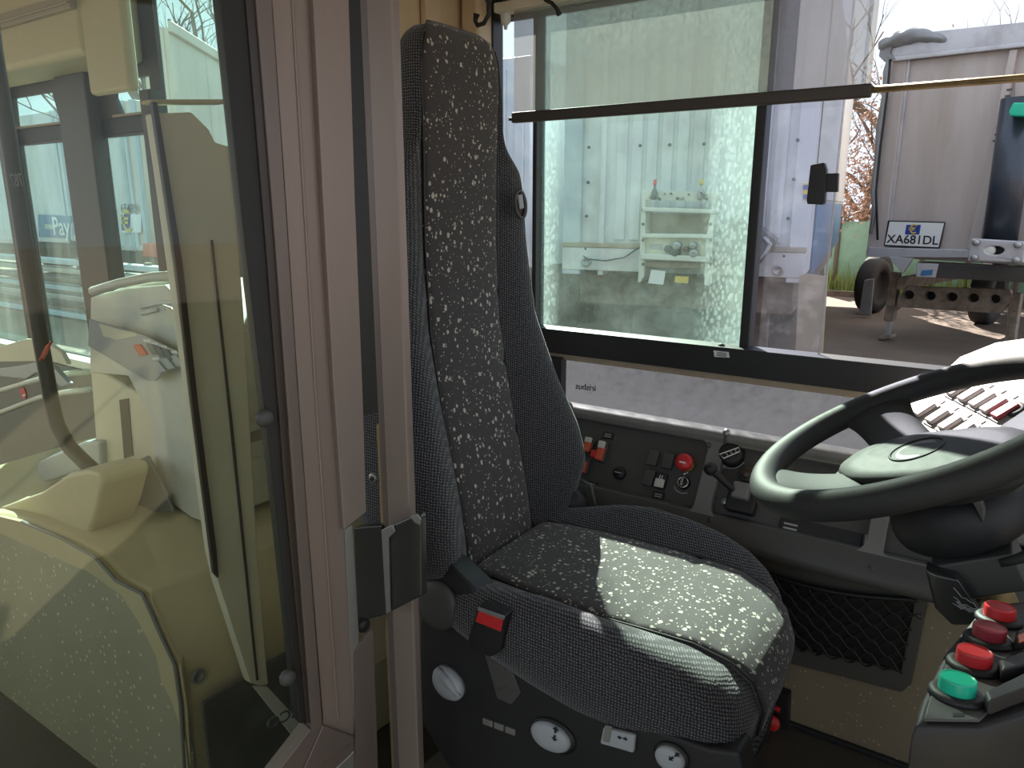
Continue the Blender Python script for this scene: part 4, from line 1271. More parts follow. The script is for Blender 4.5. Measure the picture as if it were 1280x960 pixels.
pxprism([(124, 404), (150, 412), (170, 416), (172, 420), (148, 425), (130, 420)], SQ + SNn * 0.006, SNn, 0.002).build('relief', 'cream_board', sp_, bevel=0.001)
for k, (px, nm) in enumerate((([(116, 364), (150, 354), (190, 346), (218, 345)], 'top_rail'), ([(146, 368), (172, 358), (200, 351), (218, 350)], 'top_rail'))):
    MB().tube([ony(*p, PY - 0.02 + 0.10 * k) for p in px], 0.014, 12).build(nm, 'white_plastic', cb, smooth=True)
for px in ([(176, 384), (198, 379), (222, 377)], [(178, 392), (196, 387)], [(206, 385), (224, 382)]):
    MB().tube([ony(*p, PY - 0.006) for p in px], 0.006, 8).build('grip_bar', 'white', cb, smooth=True)
pxprism([(205, 380), (216, 384), (262, 440), (258, 446), (238, 420)], SQ, SNn, 0.01).build('edge_strip', 'cream_board', cb, bevel=0.004)
brx = thing('corner_bracket', 'greenish grey metal corner bracket on the wheel box below the cabinet', 'bracket', ony(165, 640, 1.15))
pxprism([(122, 596), (183, 570), (198, 600), (215, 640), (140, 641), (132, 620)], Vector((0, 1.15, 0)), YP, 0.012).build('bracket_plate', 'console_plastic', brx, bevel=0.004)
MB().tube([ony(173, 584, 1.142), ony(173, 604, 1.138)], 0.007, 10).build('lock_tab', 'rubber', brx, smooth=True)

# bent black grab tube, two pale rails, wedge box and red sticker panel, further back by the wall
gt = thing('curved_grab_tube', 'dark bent tube curving down onto the wheel box', 'tube', ony(124, 592, 1.04))
MB().tube([ony(*p, 1.04) for p in ((-22, -60), (-8, 60), (12, 180), (30, 300), (48, 410), (64, 500), (72, 532), (88, 560), (108, 580), (124, 594))], 0.022, 14).build('tube_body', 'pillar', gt, smooth=True)
gc2 = thing('cable_tie', 'orange cable ends tied round the dark grab tube', 'cable', ony(58, 440, 1.016))
MB().tube([ony(*p, 1.017) for p in ((50, 450), (58, 434), (64, 428), (60, 436), (54, 448))], 0.004, 6).build('cable_end', 'orange_red', gc2, smooth=True)
for (pp, lab) in (([(-5, 490), (50, 474), (80, 468), (112, 465)], 'upper pale handrail below the bus window left of the cabinet'), ([(-5, 518), (50, 497), (80, 491), (112, 487)], 'lower pale handrail below the bus window left of the cabinet')):
    h = thing('handrail', lab, 'rail', ony(50, 500, 1.62), 'pale rails below the window')
    MB().tube([ony(*p, 1.62) for p in pp], 0.014, 12).build('rail_tube', 'white_plastic', h, smooth=True)
    MB().obox(ony(pp[2][0], pp[2][1], 1.70), (0.012, 0, 0), (0, 0.07, 0), (0, 0, 0.012)).build('rail_bracket', 'white_plastic', h)
stk = thing('red_sticker', 'round red sticker on the grey wall panel behind the lower handrail', 'sticker', ony(28, 496, 1.78))
MB().lathe([(0.035, 0), (0.035, 0.002), (0.001, 0.002)], ony(29, 491, 1.787), YN, 24).build('sticker_disc', 'red', stk)
MB().obox(ony(30, 494, 1.784), (0.018, 0, 0.004), (0, 0.001, 0), (0, 0, 0.006)).build('sticker_mark', 'white', stk)
wx = thing('wedge_box', 'pale blue grey rounded box lying behind the bent tube on the wheel box', 'box', ony(85, 600, 1.25))
pxprism([(46, 578), (62, 570), (104, 552), (124, 552), (126, 590), (98, 590), (54, 604), (45, 594)], Vector((0, 1.19, 0)), YP, 0.22).build('box_shell', 'grey_plastic', wx, bevel=0.012, seg=3)
vs = thing('sun_visor_flap', 'pale folded flap with grey band behind the dark tube at window level', 'flap', ony(40, 470, 1.3))
pxprism([(-10, 448), (4, 432), (30, 424), (52, 424), (76, 440), (84, 456), (70, 454), (50, 452), (-10, 452)], Vector((0, 1.40, 0)), YP, 0.02).build('flap_top', 'cream_board', vs, bevel=0.004)
pxprism([(-10, 462), (20, 458), (48, 452), (66, 458), (86, 480), (76, 484), (60, 470), (44, 466), (32, 474), (-10, 470)], Vector((0, 1.38, 0)), YP, 0.02).build('flap_fold', 'grey_plastic', vs, bevel=0.004)
slots = thing('wall_vent', 'small black upright slot in the grey wall panel at far left', 'vent', ony(18, 610, 1.78))
pxprism([(13, 590), (23, 587), (25, 611), (15, 615)], Vector((0, 1.789, 0)), YN, 0.004).build('vent_slot', 'rubber', slots)

# upright board on a pole, just behind the door glass
bdX = -1.55
bo = thing('divider_board', 'tall pale cream divider board with pointed foot behind the door edge', 'board', (bdX, 1.05, AZ))
pxprism([(190, 142), (240, 140), (262, 162), (270, 178), (290, 184), (306, 400), (323, 700), (336, 856), (326, 858), (313, 854), (271, 722), (264, 690), (226, 400), (200, 210)], Vector((bdX, 0, 0)), Vector((-1, 0, 0)), 0.03).build('board_panel', 'cream_board', bo, bevel=0.005)  # slanted top edge is shaped after a shadow's outline
pxprism([(188, 124), (283, 124), (283, 130), (189, 130)], Vector((bdX + 0.01, 0, 0)), Vector((-1, 0, 0)), 0.04).build('rail_standin', 'cream', bo, bevel=0.004)  # added bar standing in for the trailer's rail
pxprism([(186, 128), (193, 128), (225, 330), (244, 500), (268, 690), (270, 722), (264, 715), (236, 500), (216, 330)], Vector((bdX + 0.006, 0, 0)), Vector((1, 0, 0)), 0.012).build('edge_trim', 'brown_rubber', bo, bevel=0.002)
pxprism([(317, 858), (334, 858), (384, 912), (368, 922)], Vector((bdX + 0.004, 0, 0)), Vector((-1, 0, 0)), 0.01).build('foot_strip', 'white_plastic', bo, bevel=0.002)
pxprism([(263, 300), (265, 300), (293, 560), (322, 850), (320, 850), (290, 560)], Vector((bdX + 0.001, 0, 0)), Vector((1, 0, 0)), 0.004).build('joint_line', 'brown_rubber', bo)
MB().tube([(-1.575, 1.37, -1.0), (-1.575, 1.37, 0.98)], 0.018, 14).build('board_pole', 'dull_steel', bo, smooth=True)
for z in (-0.6, 0.05):
    MB().box((-1.60, 1.10, z), (-1.581, 1.36, z + 0.03)).build('pole_clamp', 'dull_steel', bo, bevel=0.003)
text('787', 'ink', wl_ := thing('number_sticker', 'small dark stencilled number on the bent tube at far left', 'sticker', ony(21, 225, 1.0)), ony(21, 226, 1.012), (1, 0, 0), ZP, 0.05, mirror=True, bold=True)

# ================================================================== YARD OUTSIDE: WHITE CONTAINER TRAILER
GZ = -1.98
KY = 7.4
KROT = math.radians(-9.0)
KPIV = ony(1014, 250, KY)
KR, KRI = Matrix.Rotation(-KROT, 3, 'Z'), Matrix.Rotation(KROT, 3, 'Z')
KNRM = KR @ Vector((0, 1, 0))
def k_(p, y=KY):
    # a point on the (slightly turned) front of the container, in the container's own square coordinates
    w = onpl(p, KPIV + KNRM * (y - KY), KNRM)
    return KPIV + KRI @ (w - KPIV)
def turn_container(o):
    L = Vector(o.location)
    o.location = KPIV + KR @ (L - KPIV)
    o.rotation_euler = (0, 0, -KROT)
cx0, cx1 = k_((704, 250)).x, k_((1014, 250)).x
cz0 = k_((850, 342)).z
ct = thing('container_trailer', 'white container body with service rack parked right outside the side window', 'trailer', ((cx0 + cx1) / 2, KY + 3, GZ))
CTOP = 2.25
MB().box((cx0 + 0.04, KY + 0.05, cz0), (cx1 - 0.01, KY + 10.0, CTOP - 0.05)).build('container_box', 'container', ct, bevel=0.02)
for k in range(11):
    xx = lerp(cx0 + 0.62, cx1 - 0.30, k / 10)
    MB().box((xx - 0.055, KY + 0.028, cz0 + 0.32), (xx + 0.055, KY + 0.052, CTOP - 0.2)).build('front_rib', 'container', ct, bevel=0.012)
for x0, x1 in ((cx0, cx0 + 0.20), (cx0 + 0.40, cx0 + 0.46), (cx1 - 0.16, cx1)):
    MB().box((x0, KY, cz0 - 0.05), (x1, KY + 0.2, CTOP)).build('corner_post', 'container_grey' if x1 - x0 > 0.18 else 'container', ct, bevel=0.01)
MB().box((cx0, KY - 0.01, cz0), (cx1, KY + 0.1, cz0 + 0.24)).build('bottom_rail', 'container', ct, bevel=0.01)
MB().box((cx0, KY - 0.02, cz0 + 0.24), (cx1, KY + 0.06, cz0 + 0.29)).build('rub_strip', 'beige', ct, bevel=0.006)
MB().box((cx0, KY - 0.01, CTOP - 0.2), (cx1, KY + 0.1, CTOP)).build('top_rail', 'container', ct, bevel=0.01)
for p in ((800, 182), (837, 181), (880, 180), (736, 184), (735, 228), (733, 270), (732, 311), (997, 175), (992, 224), (985, 273), (980, 320)):
    c = k_(p, KY - 0.005)
    MB().lathe([(0.016, -0.01), (0.016, 0.004), (0.006, 0.008)], c, YN, 10).build('rivet', 'dark_plastic', ct, smooth=True)
for p in ((733, 327), (973, 338)):
    MB().lathe([(0.05, -0.02), (0.05, 0.02), (0.035, 0.022), (0.03, 0.0), (0.002, 0.0)], k_(p, KY - 0.015), YN, 18).build('twist_lock', 'dull_steel', ct, smooth=True)
# rack with couplings
RY = KY - 0.30
def rk_(p, y=RY):
    return k_(p, y)
def slab(nm, px, y, th, mat, bev=0.006):
    return MB().prism([k_(p, y) for p in px], (0, th, 0)).build(nm, mat, ct, bevel=bev)
slab('rack_upright', [(803, 238), (807, 238), (807, 262), (805, 345), (800, 353), (797, 353), (800, 300)], RY, 0.28, 'white_plastic')
slab('rack_upright', [(893, 240), (897, 240), (892, 262), (890, 352), (886, 358), (880, 356), (882, 300)], RY, 0.28, 'white_plastic')
slab('rack_board', [(804, 238), (896, 240), (893, 252), (807, 250)], RY, 0.05, 'white_plastic')
slab('rack_shelf', [(803, 259), (895, 262), (893, 267), (803, 264)], RY - 0.03, 0.30, 'white_plastic')
slab('rack_back', [(806, 266), (888, 268), (888, 292), (806, 292)], RY + 0.2, 0.03, 'beige')
slab('rack_shelf', [(802, 292), (891, 293), (890, 298), (802, 297)], RY - 0.03, 0.30, 'white_plastic')
slab('coupling_plate', [(805, 297), (886, 298), (884, 320), (805, 318)], RY + 0.04, 0.03, 'cream_board')
slab('rack_shelf', [(801, 317), (888, 321), (887, 328), (801, 324)], RY - 0.03, 0.30, 'white_plastic')
slab('lower_bar', [(806, 327), (885, 329), (884, 336), (806, 334)], RY + 0.06, 0.06, 'beige')
for p, m_ in (((818, 243), 'dark_plastic'), ((876, 243), 'dull_steel')):
    c = k_(p, RY - 0.02)
    hv = MB().lathe([(0.02, -0.05), (0.035, -0.03), (0.03, 0.02), (0.012, 0.06), (0.012, 0.10)], c, ZP, 12).build('air_tap', m_, ct, smooth=True)
    MB().tube([c + Vector((0.0, -0.02, 0.02)), c + Vector((0.04, -0.03, -0.03)), c + Vector((0.07, -0.03, -0.05))], 0.012, 8).build('tap_lever', 'dark_plastic', hv, smooth=True)
    MB().lathe([(0.012, 0), (0.018, 0.01), (0.015, 0.05), (0.004, 0.055)], c + ZP * 0.085, ZP, 12).build('tap_cap', 'red' if p[0] < 850 else 'yellow', hv, smooth=True)
for p, r in (((836, 311), 0.045), ((847, 307), 0.055), ((845, 316), 0.060), ((858, 311), 0.030), ((867, 307), 0.045), ((868, 317), 0.058), ((815, 247), 0.02), ((832, 242), 0.012), ((840, 242), 0.012), ((848, 248), 0.018), ((854, 248), 0.018), ((862, 243), 0.012), ((883, 243), 0.016)):
    MB().lathe([(r * .8, 0), (r * .8, 0.05), (r * 0.6, 0.06), (r * 0.3, 0.06)], k_(p, RY + 0.03), YN, 16).build('socket', random.choice(['dull_steel', 'dark_plastic', 'chassis']), ct, smooth=True)
for y_ in (262, 280, 300, 322, 330):
    for x_ in (804, 888):
        MB().lathe([(0.014, 0), (0.014, 0.012), (0.005, 0.014)], k_((x_, y_), RY - 0.002), YN, 8).build('rivet', 'dark_plastic', ct)
slab('rating_plate', [(812, 305), (828, 305), (828, 312), (812, 311)], RY + 0.036, 0.004, 'grey_print', 0.001)
slab('document_sheet', [(814, 337), (832, 339), (829, 356), (810, 354)], RY + 0.02, 0.01, 'white', 0.001)
slab('yellow_plate', [(844, 345), (861, 346), (860, 354), (843, 353)], RY + 0.02, 0.01, 'yellow', 0.001)
# chassis below
MB().box((cx0 + 0.1, KY + 0.3, cz0 - 0.40), (cx1 - 0.1, KY + 9.8, cz0 - 0.02)).build('chassis_frame', 'chassis', ct, bevel=0.02)
for xx in (cx0 + 0.45, cx1 - 0.45):
    MB().box((xx - 0.07, KY + 0.9, GZ + 0.06), (xx + 0.07, KY + 1.04, cz0 - 0.3)).build('landing_leg', 'chassis', ct, bevel=0.01)
    MB().box((xx - 0.16, KY + 0.85, GZ), (xx + 0.16, KY + 1.1, GZ + 0.06)).build('landing_foot', 'chassis', ct, bevel=0.01)
for xx in (cx0 + 0.3, cx1 - 0.3):
    for yy in (KY + 6.5, KY + 7.8):
        MB().lathe([(0.30, -0.15), (0.48, -0.13), (0.50, -0.08), (0.50, 0.08), (0.48, 0.13), (0.30, 0.15), (0.28, 0.05), (0.02, 0.05)], (xx, yy, GZ + 0.5), Vector((1, 0, 0)), 24).build('wheel', 'tyre', ct, smooth=True)
pl2 = thing('warning_plate', 'small blue and yellow plate on the white container seen past the window handle', 'plate', k_((1007, 240), KY - 0.02))
MB().prism([k_(p, KY - 0.012) for p in ((1004, 229), (1010, 229), (1010, 250), (1004, 250))], (0, 0.01, 0)).build('plate_face', 'yellow', pl2)
for y_ in (231, 243):
    MB().prism([k_(p, KY - 0.016) for p in ((1004, y_), (1010, y_), (1010, y_ + 6), (1004, y_ + 6))], (0, 0.004, 0)).build('plate_field', 'blue', pl2)
fp = thing('tilted_box', 'dark tilted box hanging at the lower right of the white container', 'box', k_((920, 310), KY - 0.3))
MB().prism([k_(p, KY - 0.35) for p in ((912, 270), (946, 281), (970, 300), (960, 316), (936, 331), (900, 331), (890, 322))], (0, 0.3, 0)).build('box_shell', 'console_plastic', fp, bevel=0.02)
MB().tube([k_(p, KY - 0.36) for p in ((955, 296), (963, 305), (956, 318), (948, 328))], 0.02, 8).build('box_hinge', 'dull_steel', fp, smooth=True)
cbl = thing('hanging_cable', 'thin sagging cable in front of the white container left of its rack', 'cable', k_((770, 325), KY - 0.03))
MB().tube([k_(p, KY - 0.05) for p in ((800, 309), (780, 322), (757, 326), (735, 324), (729, 320))], 0.008, 6).build('cable_run', 'rubber', cbl, smooth=True)

# blue lettering field and lashing ring rail on the container's right flank
MB().box((cx1 - 0.002, KY + 0.9, -0.72), (cx1 + 0.012, KY + 9.3, 0.02)).build('blue_field', 'blue_panel', ct, bevel=0.003)
MB().box((cx1 - 0.002, KY + 0.5, 0.06), (cx1 + 0.012, KY + 9.9, CTOP - 0.1)).build('flank_sheet', 'white_plastic', ct, bevel=0.003)
for o_ in (ct, pl2, fp, cbl):
    turn_container(o_)

# pale blue container behind, left of the white one
c2 = thing('blue_container', 'pale blue container standing left of the white one behind the seat headrest', 'container', (-8.2, 10.5, GZ))
MB().box((-9.6, 9.2, -0.9), (-5.9, 16, 2.0)).build('container_box', 'container_grey', c2, bevel=0.02)
for k in range(12):
    MB().box((-9.45 + k * 0.3, 9.17, -0.7), (-9.3 + k * 0.3, 9.201, 1.85)).build('front_rib', 'container_grey', c2, bevel=0.01)
MB().box((-9.5, 9.4, GZ), (-6.0, 15.5, -0.9)).build('base_frame', 'chassis', c2)

# brownish pane reflection, built as an upright tan sheet outside
tn = thing('tan_reflection_sheet', 'upright tan sheet built for a brownish reflection in the sliding pane', 'board', ony(1015, 430, 7.0))
MB().prism([ony(p[0], p[1], 7.0) for p in ((999, 346), (1006, 342), (1034, 346), (1020, 560), (988, 560))], (0, 0.03, 0)).build('reflection_sheet', 'beige', tn)

# ================================================================== TIPPER TRAILER WITH THE PLATE
TE = Vector((0.97, -0.243, 0)).normalized()
TA = Vector((0.243, 0.97, 0)).normalized()
TQ = onz(1105, 425, GZ) - TA * 0.5
def tr_(p, off=0.0):
    return onpl(p, TQ + TA * off, TA)
tt = thing('tipper_trailer', 'grey aluminium tipper trailer with black lettered plate on its front wall', 'trailer', TQ + TE * 1.5 + TA * 2)
def tslab(nm, px, off, th, mat, bev=0.01, parent=None, holes=()):
    return MB().prism([tr_(p, off) for p in px], TA * th, [[tr_(p, off) for p in h] for h in holes]).build(nm, mat, parent or tt, bevel=bev)
tslab('front_wall', [(1106, 78), (1330, 42), (1330, 335), (1085, 320)], 0.05, 7.0, 'trailer_alu')
tslab('front_sheet', [(1136, 76), (1268, 60), (1222, 312), (1108, 312)], 0.03, 0.03, 'trailer_alu')
tslab('front_sheet', [(1270, 60), (1330, 52), (1330, 320), (1262, 318)], 0.03, 0.03, 'trailer_alu')
tslab('top_rail', [(1108, 45), (1330, 22), (1330, 52), (1112, 76)], -0.06, 0.25, 'trailer_rail', 0.03)
tslab('rail_lip', [(1110, 71), (1330, 47), (1330, 53), (1112, 77)], -0.09, 0.05, 'trailer_rail')
tslab('corner_post', [(1112, 76), (1134, 74), (1106, 312), (1082, 320)], -0.02, 0.14, 'trailer_alu', 0.02)
tslab('post_seam', [(1134, 74), (1138, 74), (1110, 312), (1106, 312)], 0.0, 0.06, 'trailer_rail', 0.006)
tslab('centre_post', [(1262, 62), (1272, 61), (1223, 312), (1208, 312)], -0.05, 0.12, 'trailer_alu', 0.01)
for k in range(9):
    c = tr_((1262 - 2.2 * k, 112 + 8 * k), -0.052)
    MB().obox(c, TE * 0.03, TA * 0.004, ZP * 0.012).build('post_slot', 'dark_plastic', tt)
tslab('lower_rail', [(1086, 309), (1215, 312), (1212, 322), (1082, 321)], -0.05, 0.15, 'trailer_rail', 0.012)
# rolled tarpaulin over the front edge and lashing strap down the corner
rows = []
for i in range(14):
    t = i / 13
    u = lerp(1100, 1186, t)
    c = tr_((u, 58 - 14 * math.sin(min(1, t * 1.6) * math.pi * 0.5) + 16 * max(0, t - 0.6)), -0.02)
    r = 0.13 * (0.45 + 0.7 * math.sin(math.pi * min(1, 0.15 + t * 0.9)) + 0.12 * math.sin(i * 2.3))
    rows.append([c + (ZP * math.sin(a) * 0.75 + TA * math.cos(a) * 1.4) * r * (1 + 0.12 * math.sin(a * 5 + i)) for a in [2 * math.pi * k / 14 for k in range(14)]])
MB().loft(rows).build('rolled_tarp', 'tarp', tt, subsurf=1)
tslab('tarp_flap', [(1100, 60), (1116, 56), (1112, 66), (1120, 74), (1106, 78), (1098, 70)], -0.10, 0.05, 'tarp', 0.01)
MB().tube([tr_(p, -0.08) for p in ((1110, 72), (1108, 90), (1106, 120), (1100, 160), (1096, 200), (1092, 240), (1094, 262), (1088, 292))], [0.03, 0.05, 0.04, 0.05, 0.035, 0.045, 0.03, 0.02], 8).build('tarp_edge', 'tarp', tt, smooth=True)
MB().tube([tr_(p, -0.10) for p in ((1113, 74), (1110, 110), (1101, 180), (1095, 240), (1097, 300))], 0.016, 6).build('lashing_strap', 'rubber', tt, smooth=True)
# registration plate
pla = tslab('plate', [(1112, 277), (1180, 279), (1173, 309), (1106, 306)], -0.035, 0.02, 'white', 0.003)
tslab('plate_border', [(1110, 275.5), (1181.5, 277.5), (1174.5, 310.5), (1104.5, 307.5)], -0.03, 0.02, 'ink', 0.003)
text('XA681DL', 'ink', tt, tr_((1140, 300), -0.04), tr_((1170, 301.6), 0) - tr_((1110, 299.5), 0), ZP, 0.162, bold=True)
tslab('euro_field', [(1133, 281), (1151, 281), (1149, 293), (1131, 293)], -0.042, 0.006, 'blue', 0.002)
text('\u20ac', 'yellow', tt, tr_((1141, 287), -0.046), TE, ZP, 0.17, bold=True)
# ram, cap and coupling box
ra, rb = tr_((1273, 132), -0.28), tr_((1248, 312), -0.28)
MB().tube([ra + (rb - ra) * -0.05, rb], 0.19, 24).build('ram_cylinder', 'ram', tt, smooth=True)
tslab('green_cap', [(1266, 128), (1284, 128), (1290, 146), (1262, 145), (1260, 140)], -0.62, 0.4, 'green', 0.02)
hole = ell(1243, 313, 12, 5.5)
tslab('coupling_box', [(1214, 298), (1282, 302), (1280, 329), (1209, 326)], -0.62, 0.10, 'trailer_rail', 0.015, holes=[hole])
tslab('coupling_core', [(1216, 300), (1280, 304), (1278, 326), (1212, 324)], -0.50, 0.35, 'rubber')
c = tr_((1237, 313), -0.56)
MB().lathe([(0.07, -0.02), (0.07, 0.04), (0.04, 0.05), (0.002, 0.05)], c, -TA, 16).build('coupling_plug', 'white_plastic', tt, smooth=True)
for p in ((1221, 303), (1273, 306), (1219, 322), (1271, 325)):
    MB().lathe([(0.04, 0), (0.04, 0.05), (0.02, 0.06)], tr_(p, -0.63), -TA, 12).build('bolt', 'dull_steel', tt, smooth=True)
# chassis
tslab('front_beam', [(1145, 328), (1330, 338), (1330, 356), (1145, 346)], -0.20, 0.4, 'steel_dark', 0.02)
tslab('lamp_panel', [(1146, 329), (1173, 330), (1169, 347), (1145, 346)], -0.23, 0.03, 'trailer_rail', 0.006)
tslab('panel_print', [(1152, 338), (1166, 337), (1165, 344), (1150, 345)], -0.235, 0.006, 'blue_panel', 0.001)
tslab('mud_flap', [(1111, 321), (1141, 323), (1128, 342)], -0.10, 0.05, 'trailer_rail', 0.006)
for (u0, u1) in ((1113, 1122),):
    pass
holes = [ell(1135.5 + 27 * k, 368.5 + 1.3 * k, 7.2, 5.6, 20) for k in range(5)]
tslab('cross_beam', [(1134, 358), (1262, 362), (1266, 372), (1250, 392), (1124, 384), (1120, 388), (1122, 372)], 0.40, 0.10, 'chassis', 0.01, holes=holes)
tslab('beam_web', [(1130, 360), (1260, 364), (1256, 388), (1124, 382)], 0.62, 0.04, 'rubber')
for (lg) in ([(1113, 340), (1123, 341), (1116, 402), (1104, 401)], [(1262, 366), (1276, 367), (1267, 430), (1255, 429)]):
    tslab('landing_leg', lg, 0.45, 0.14, 'chassis', 0.015)
for (ft, fe) in (([(1107, 401), (1114, 401), (1111, 420), (1105, 420)], (1105, 425)), ([(1258, 428), (1265, 428), (1262, 442), (1256, 442)], (1259, 446))):
    tslab('leg_extension', ft, 0.49, 0.08, 'dull_steel', 0.008)
    tslab('leg_foot', [(fe[0] - 8, fe[1] - 4), (fe[0] + 7, fe[1] - 6), (fe[0] + 7, fe[1] - 2), (fe[0] - 8, fe[1])], 0.40, 0.25, 'chassis', 0.01)
for p, off, r in (((1090, 372), 3.4, 0.50), ((1092, 376), 4.6, 0.50), ((1232, 384), 3.4, 0.50), ((1236, 382), 4.6, 0.50)):
    c = tr_(p, off)
    c.z = GZ + r
    MB().lathe([(r * 0.6, -0.16), (r * 0.95, -0.15), (r, -0.10), (r, 0.10), (r * 0.95, 0.15), (r * 0.6, 0.16), (r * 0.55, 0.06), (0.02, 0.06)], c, TE, 28).build('wheel', 'tyre', tt, smooth=True)
tslab('mudguard', [(1080, 350), (1092, 348), (1088, 395), (1073, 394)], 2.6, 0.05, 'tarp', 0.02)
tslab('side_beam', [(1122, 346), (1136, 346), (1128, 362), (1120, 362)], 0.3, 3.0, 'chassis')

# ================================================================== FENCE, VERGE, TREES
fn = thing('green_fence', 'green netting fence with dark posts behind the trailers', 'fence', (-3.0, 19, GZ))
f0, f1 = ony(1000, 276, 19), ony(1140, 276, 19)
for k in range(6):
    xa, xb = lerp(f0.x, f1.x + 3, k / 6), lerp(f0.x, f1.x + 3, (k + 1) / 6)
    MB().box((xa + 0.03, 19.0, GZ), (xb - 0.03, 19.03, f0.z)).build('fence_panel', 'fence', fn)
    MB().tube([(xa, 18.98, GZ), (xa, 18.98, f0.z + 0.1)], 0.05, 8).build('fence_post', 'bark', fn)
vg = thing('verge_grass', 'sparse green weeds along the foot of the fence', 'grass', (-2.5, 18.6, GZ))
g_ = MB()
rg = random.Random(3)
for k in range(900):
    x = rg.uniform(f0.x, f1.x + 2)
    y = rg.uniform(17.9, 18.9)
    h = rg.uniform(0.15, 0.55) * (0.5 + (y - 17.9))
    a = rg.uniform(0, 6.28)
    w = Vector((math.cos(a), math.sin(a), 0)) * 0.03
    tip = Vector((x + rg.uniform(-.12, .12), y + rg.uniform(-.12, .12), GZ + h))
    b = Vector((x, y, GZ))
    g_.add([b - w, b + w, tip], [(0, 1, 2)])
o_ = g_.build('weeds', 'grass', vg)
o_['kind'] = 'stuff'
MB().box((f0.x, 17.7, GZ), (f1.x + 3, 17.85, GZ + 0.12)).build('kerb_edge', 'chassis', vg)

def tree(label, base, height, spread, seed, leaves, group, lean=0.0, leaf_mat='leaf', depth=5):
    rt = random.Random(seed)
    t = thing('bare_tree', label, 'tree', base, group)
    tk, br = MB(), MB()
    tips = []
    def grow(p, d, ln, r, lev):
        pts = [p]
        dd = d.copy()
        for _ in range(3):
            dd = (dd + Vector((rt.uniform(-.22, .22), rt.uniform(-.22, .22), rt.uniform(-.05, .18)))).normalized()
            pts.append(pts[-1] + dd * ln / 3)
        (tk if lev == 0 else br).tube(pts, [r, r * .85, r * .72, r * .6], 6 if lev < 3 else 3)
        if lev >= 2:
            tips.append((pts[-1], lev))
        if lev < depth:
            for _ in range(3 if lev < 3 else 2):
                q = pts[rt.choice((1, 2, 3))] if lev > 0 else pts[rt.choice((2, 3))]
                a = rt.uniform(0, 6.28)
                nd = (dd * rt.uniform(.5, .9) + Vector((math.cos(a), math.sin(a), rt.uniform(-.1, .5))) * spread).normalized()
                grow(q, nd, ln * rt.uniform(.62, .8), r * .55, lev + 1)
    grow(Vector(base), Vector((lean, 0, 1)), height * .34, height * .022, 0)
    tk.build('trunk', 'bark', t, smooth=True)
    br.build('branches', 'bark', t, smooth=True)
    if leaves:
        lf = MB()
        for _ in range(leaves):
            p, lv = rt.choice(tips)
            p = p + Vector((rt.gauss(0, .25), rt.gauss(0, .25), rt.gauss(0, .25)))
            a, b = Vector((rt.uniform(-1, 1), rt.uniform(-1, 1), rt.uniform(-1, 1)))  .normalized() * .045, Vector((rt.uniform(-1, 1), rt.uniform(-1, 1), rt.uniform(-1, 1)))  .normalized() * .035
            lf.add([p - a, p + b, p + a, p - b], [(0, 1, 2, 3)])
        l_ = lf.build('dry_leaves', leaf_mat, t)
        l_['kind'] = 'stuff'
    return t
b = ony(1062, 330, 21)
tree('rusty leaved tree behind the fence beside the tipper trailer', (b.x, 21, GZ), 7.0, 0.7, 5, 2600, None)
b = ony(1110, 330, 24)
tree('tall bare tree rising behind the top of the tipper trailer', (b.x, 24, GZ), 10.5, 0.6, 11, 0, None, depth=6)
b = ony(1010, 330, 36)
tree('bare tree with dry leaves behind the right edge of the white container', (b.x, 36, GZ), 11.0, 0.7, 21, 900, None)
b = ony(1075, 330, 19.6)
tree('low rusty leaved bush against the green fence', (b.x, 19.7, GZ), 3.6, 0.9, 31, 1800, None, depth=4)

# ================================================================== YARD SEEN THROUGH THE REAR BUS WINDOWS
LY = 9.0
def l_(p, y=LY):
    return ony(p[0], p[1], y)
def lbox(nm, px, y, depth, mat, parent, bev=0.02):
    return MB().prism([ony(p[0], p[1], y) for p in px], (0, depth, 0)).build(nm, mat, parent, bevel=bev)
def parked(label, x0, x1, mat, bottom=300, ztop=2.1, y=LY):
    a, b = ony(x0, bottom, y), ony(x1, bottom, y)
    t = thing('parked_trailer', label, 'trailer', ((a.x + b.x) / 2, y + 2, GZ), 'trailers parked beyond the rear bus windows')
    zb = a.z
    MB().box((a.x, y, zb), (b.x, y + 6, ztop)).build('trailer_body', mat, t, bevel=0.03)
    MB().box((a.x, y - 0.04, zb - 0.02), (b.x, y + 0.05, zb + 0.1)).build('lower_rail', 'trailer_rail', t, bevel=0.01)
    for xx in (a.x, b.x - 0.12):
        MB().box((xx, y - 0.05, zb), (xx + 0.12, y + 0.05, ztop)).build('corner_post', 'container_grey', t, bevel=0.01)
    MB().box((a.x + 0.2, y + 0.3, zb - 0.45), (b.x - 0.2, y + 5, zb - 0.02)).build('chassis_frame', 'rubber', t)
    for xx in (a.x + 0.3, b.x - 0.5):
        MB().lathe([(0.3, -0.15), (0.48, -0.13), (0.5, -0.08), (0.5, 0.08), (0.48, 0.13), (0.3, 0.15), (0.02, 0.1)], (xx, y + 2.2, GZ + 0.5), Vector((1, 0, 0)), 20).build('wheel', 'tyre', t, smooth=True)
    return t
parked('white trailer at far left edge behind the first bus window', -40, 26, 'container')
t2 = parked('pale trailer with dark blue lettered panel beyond the bus windows', 36, 89, 'container')
lbox('blue_panel', [(47, 268), (88, 270), (88, 298), (48, 296)], LY - 0.06, 0.05, 'blue_panel', t2, 0.01)
text('Pay', 'white', t2, ony(76, 284, LY - 0.07), (1, 0, 0), ZP, 0.6, bold=True)
lbox('white_bar', [(56, 280), (68, 281), (68, 287), (56, 286)], LY - 0.07, 0.02, 'grey_print', t2, 0.002)
t3 = parked('pale blue narrow trailer right of the lettered one beyond the windows', 91, 122, 'container_grey')
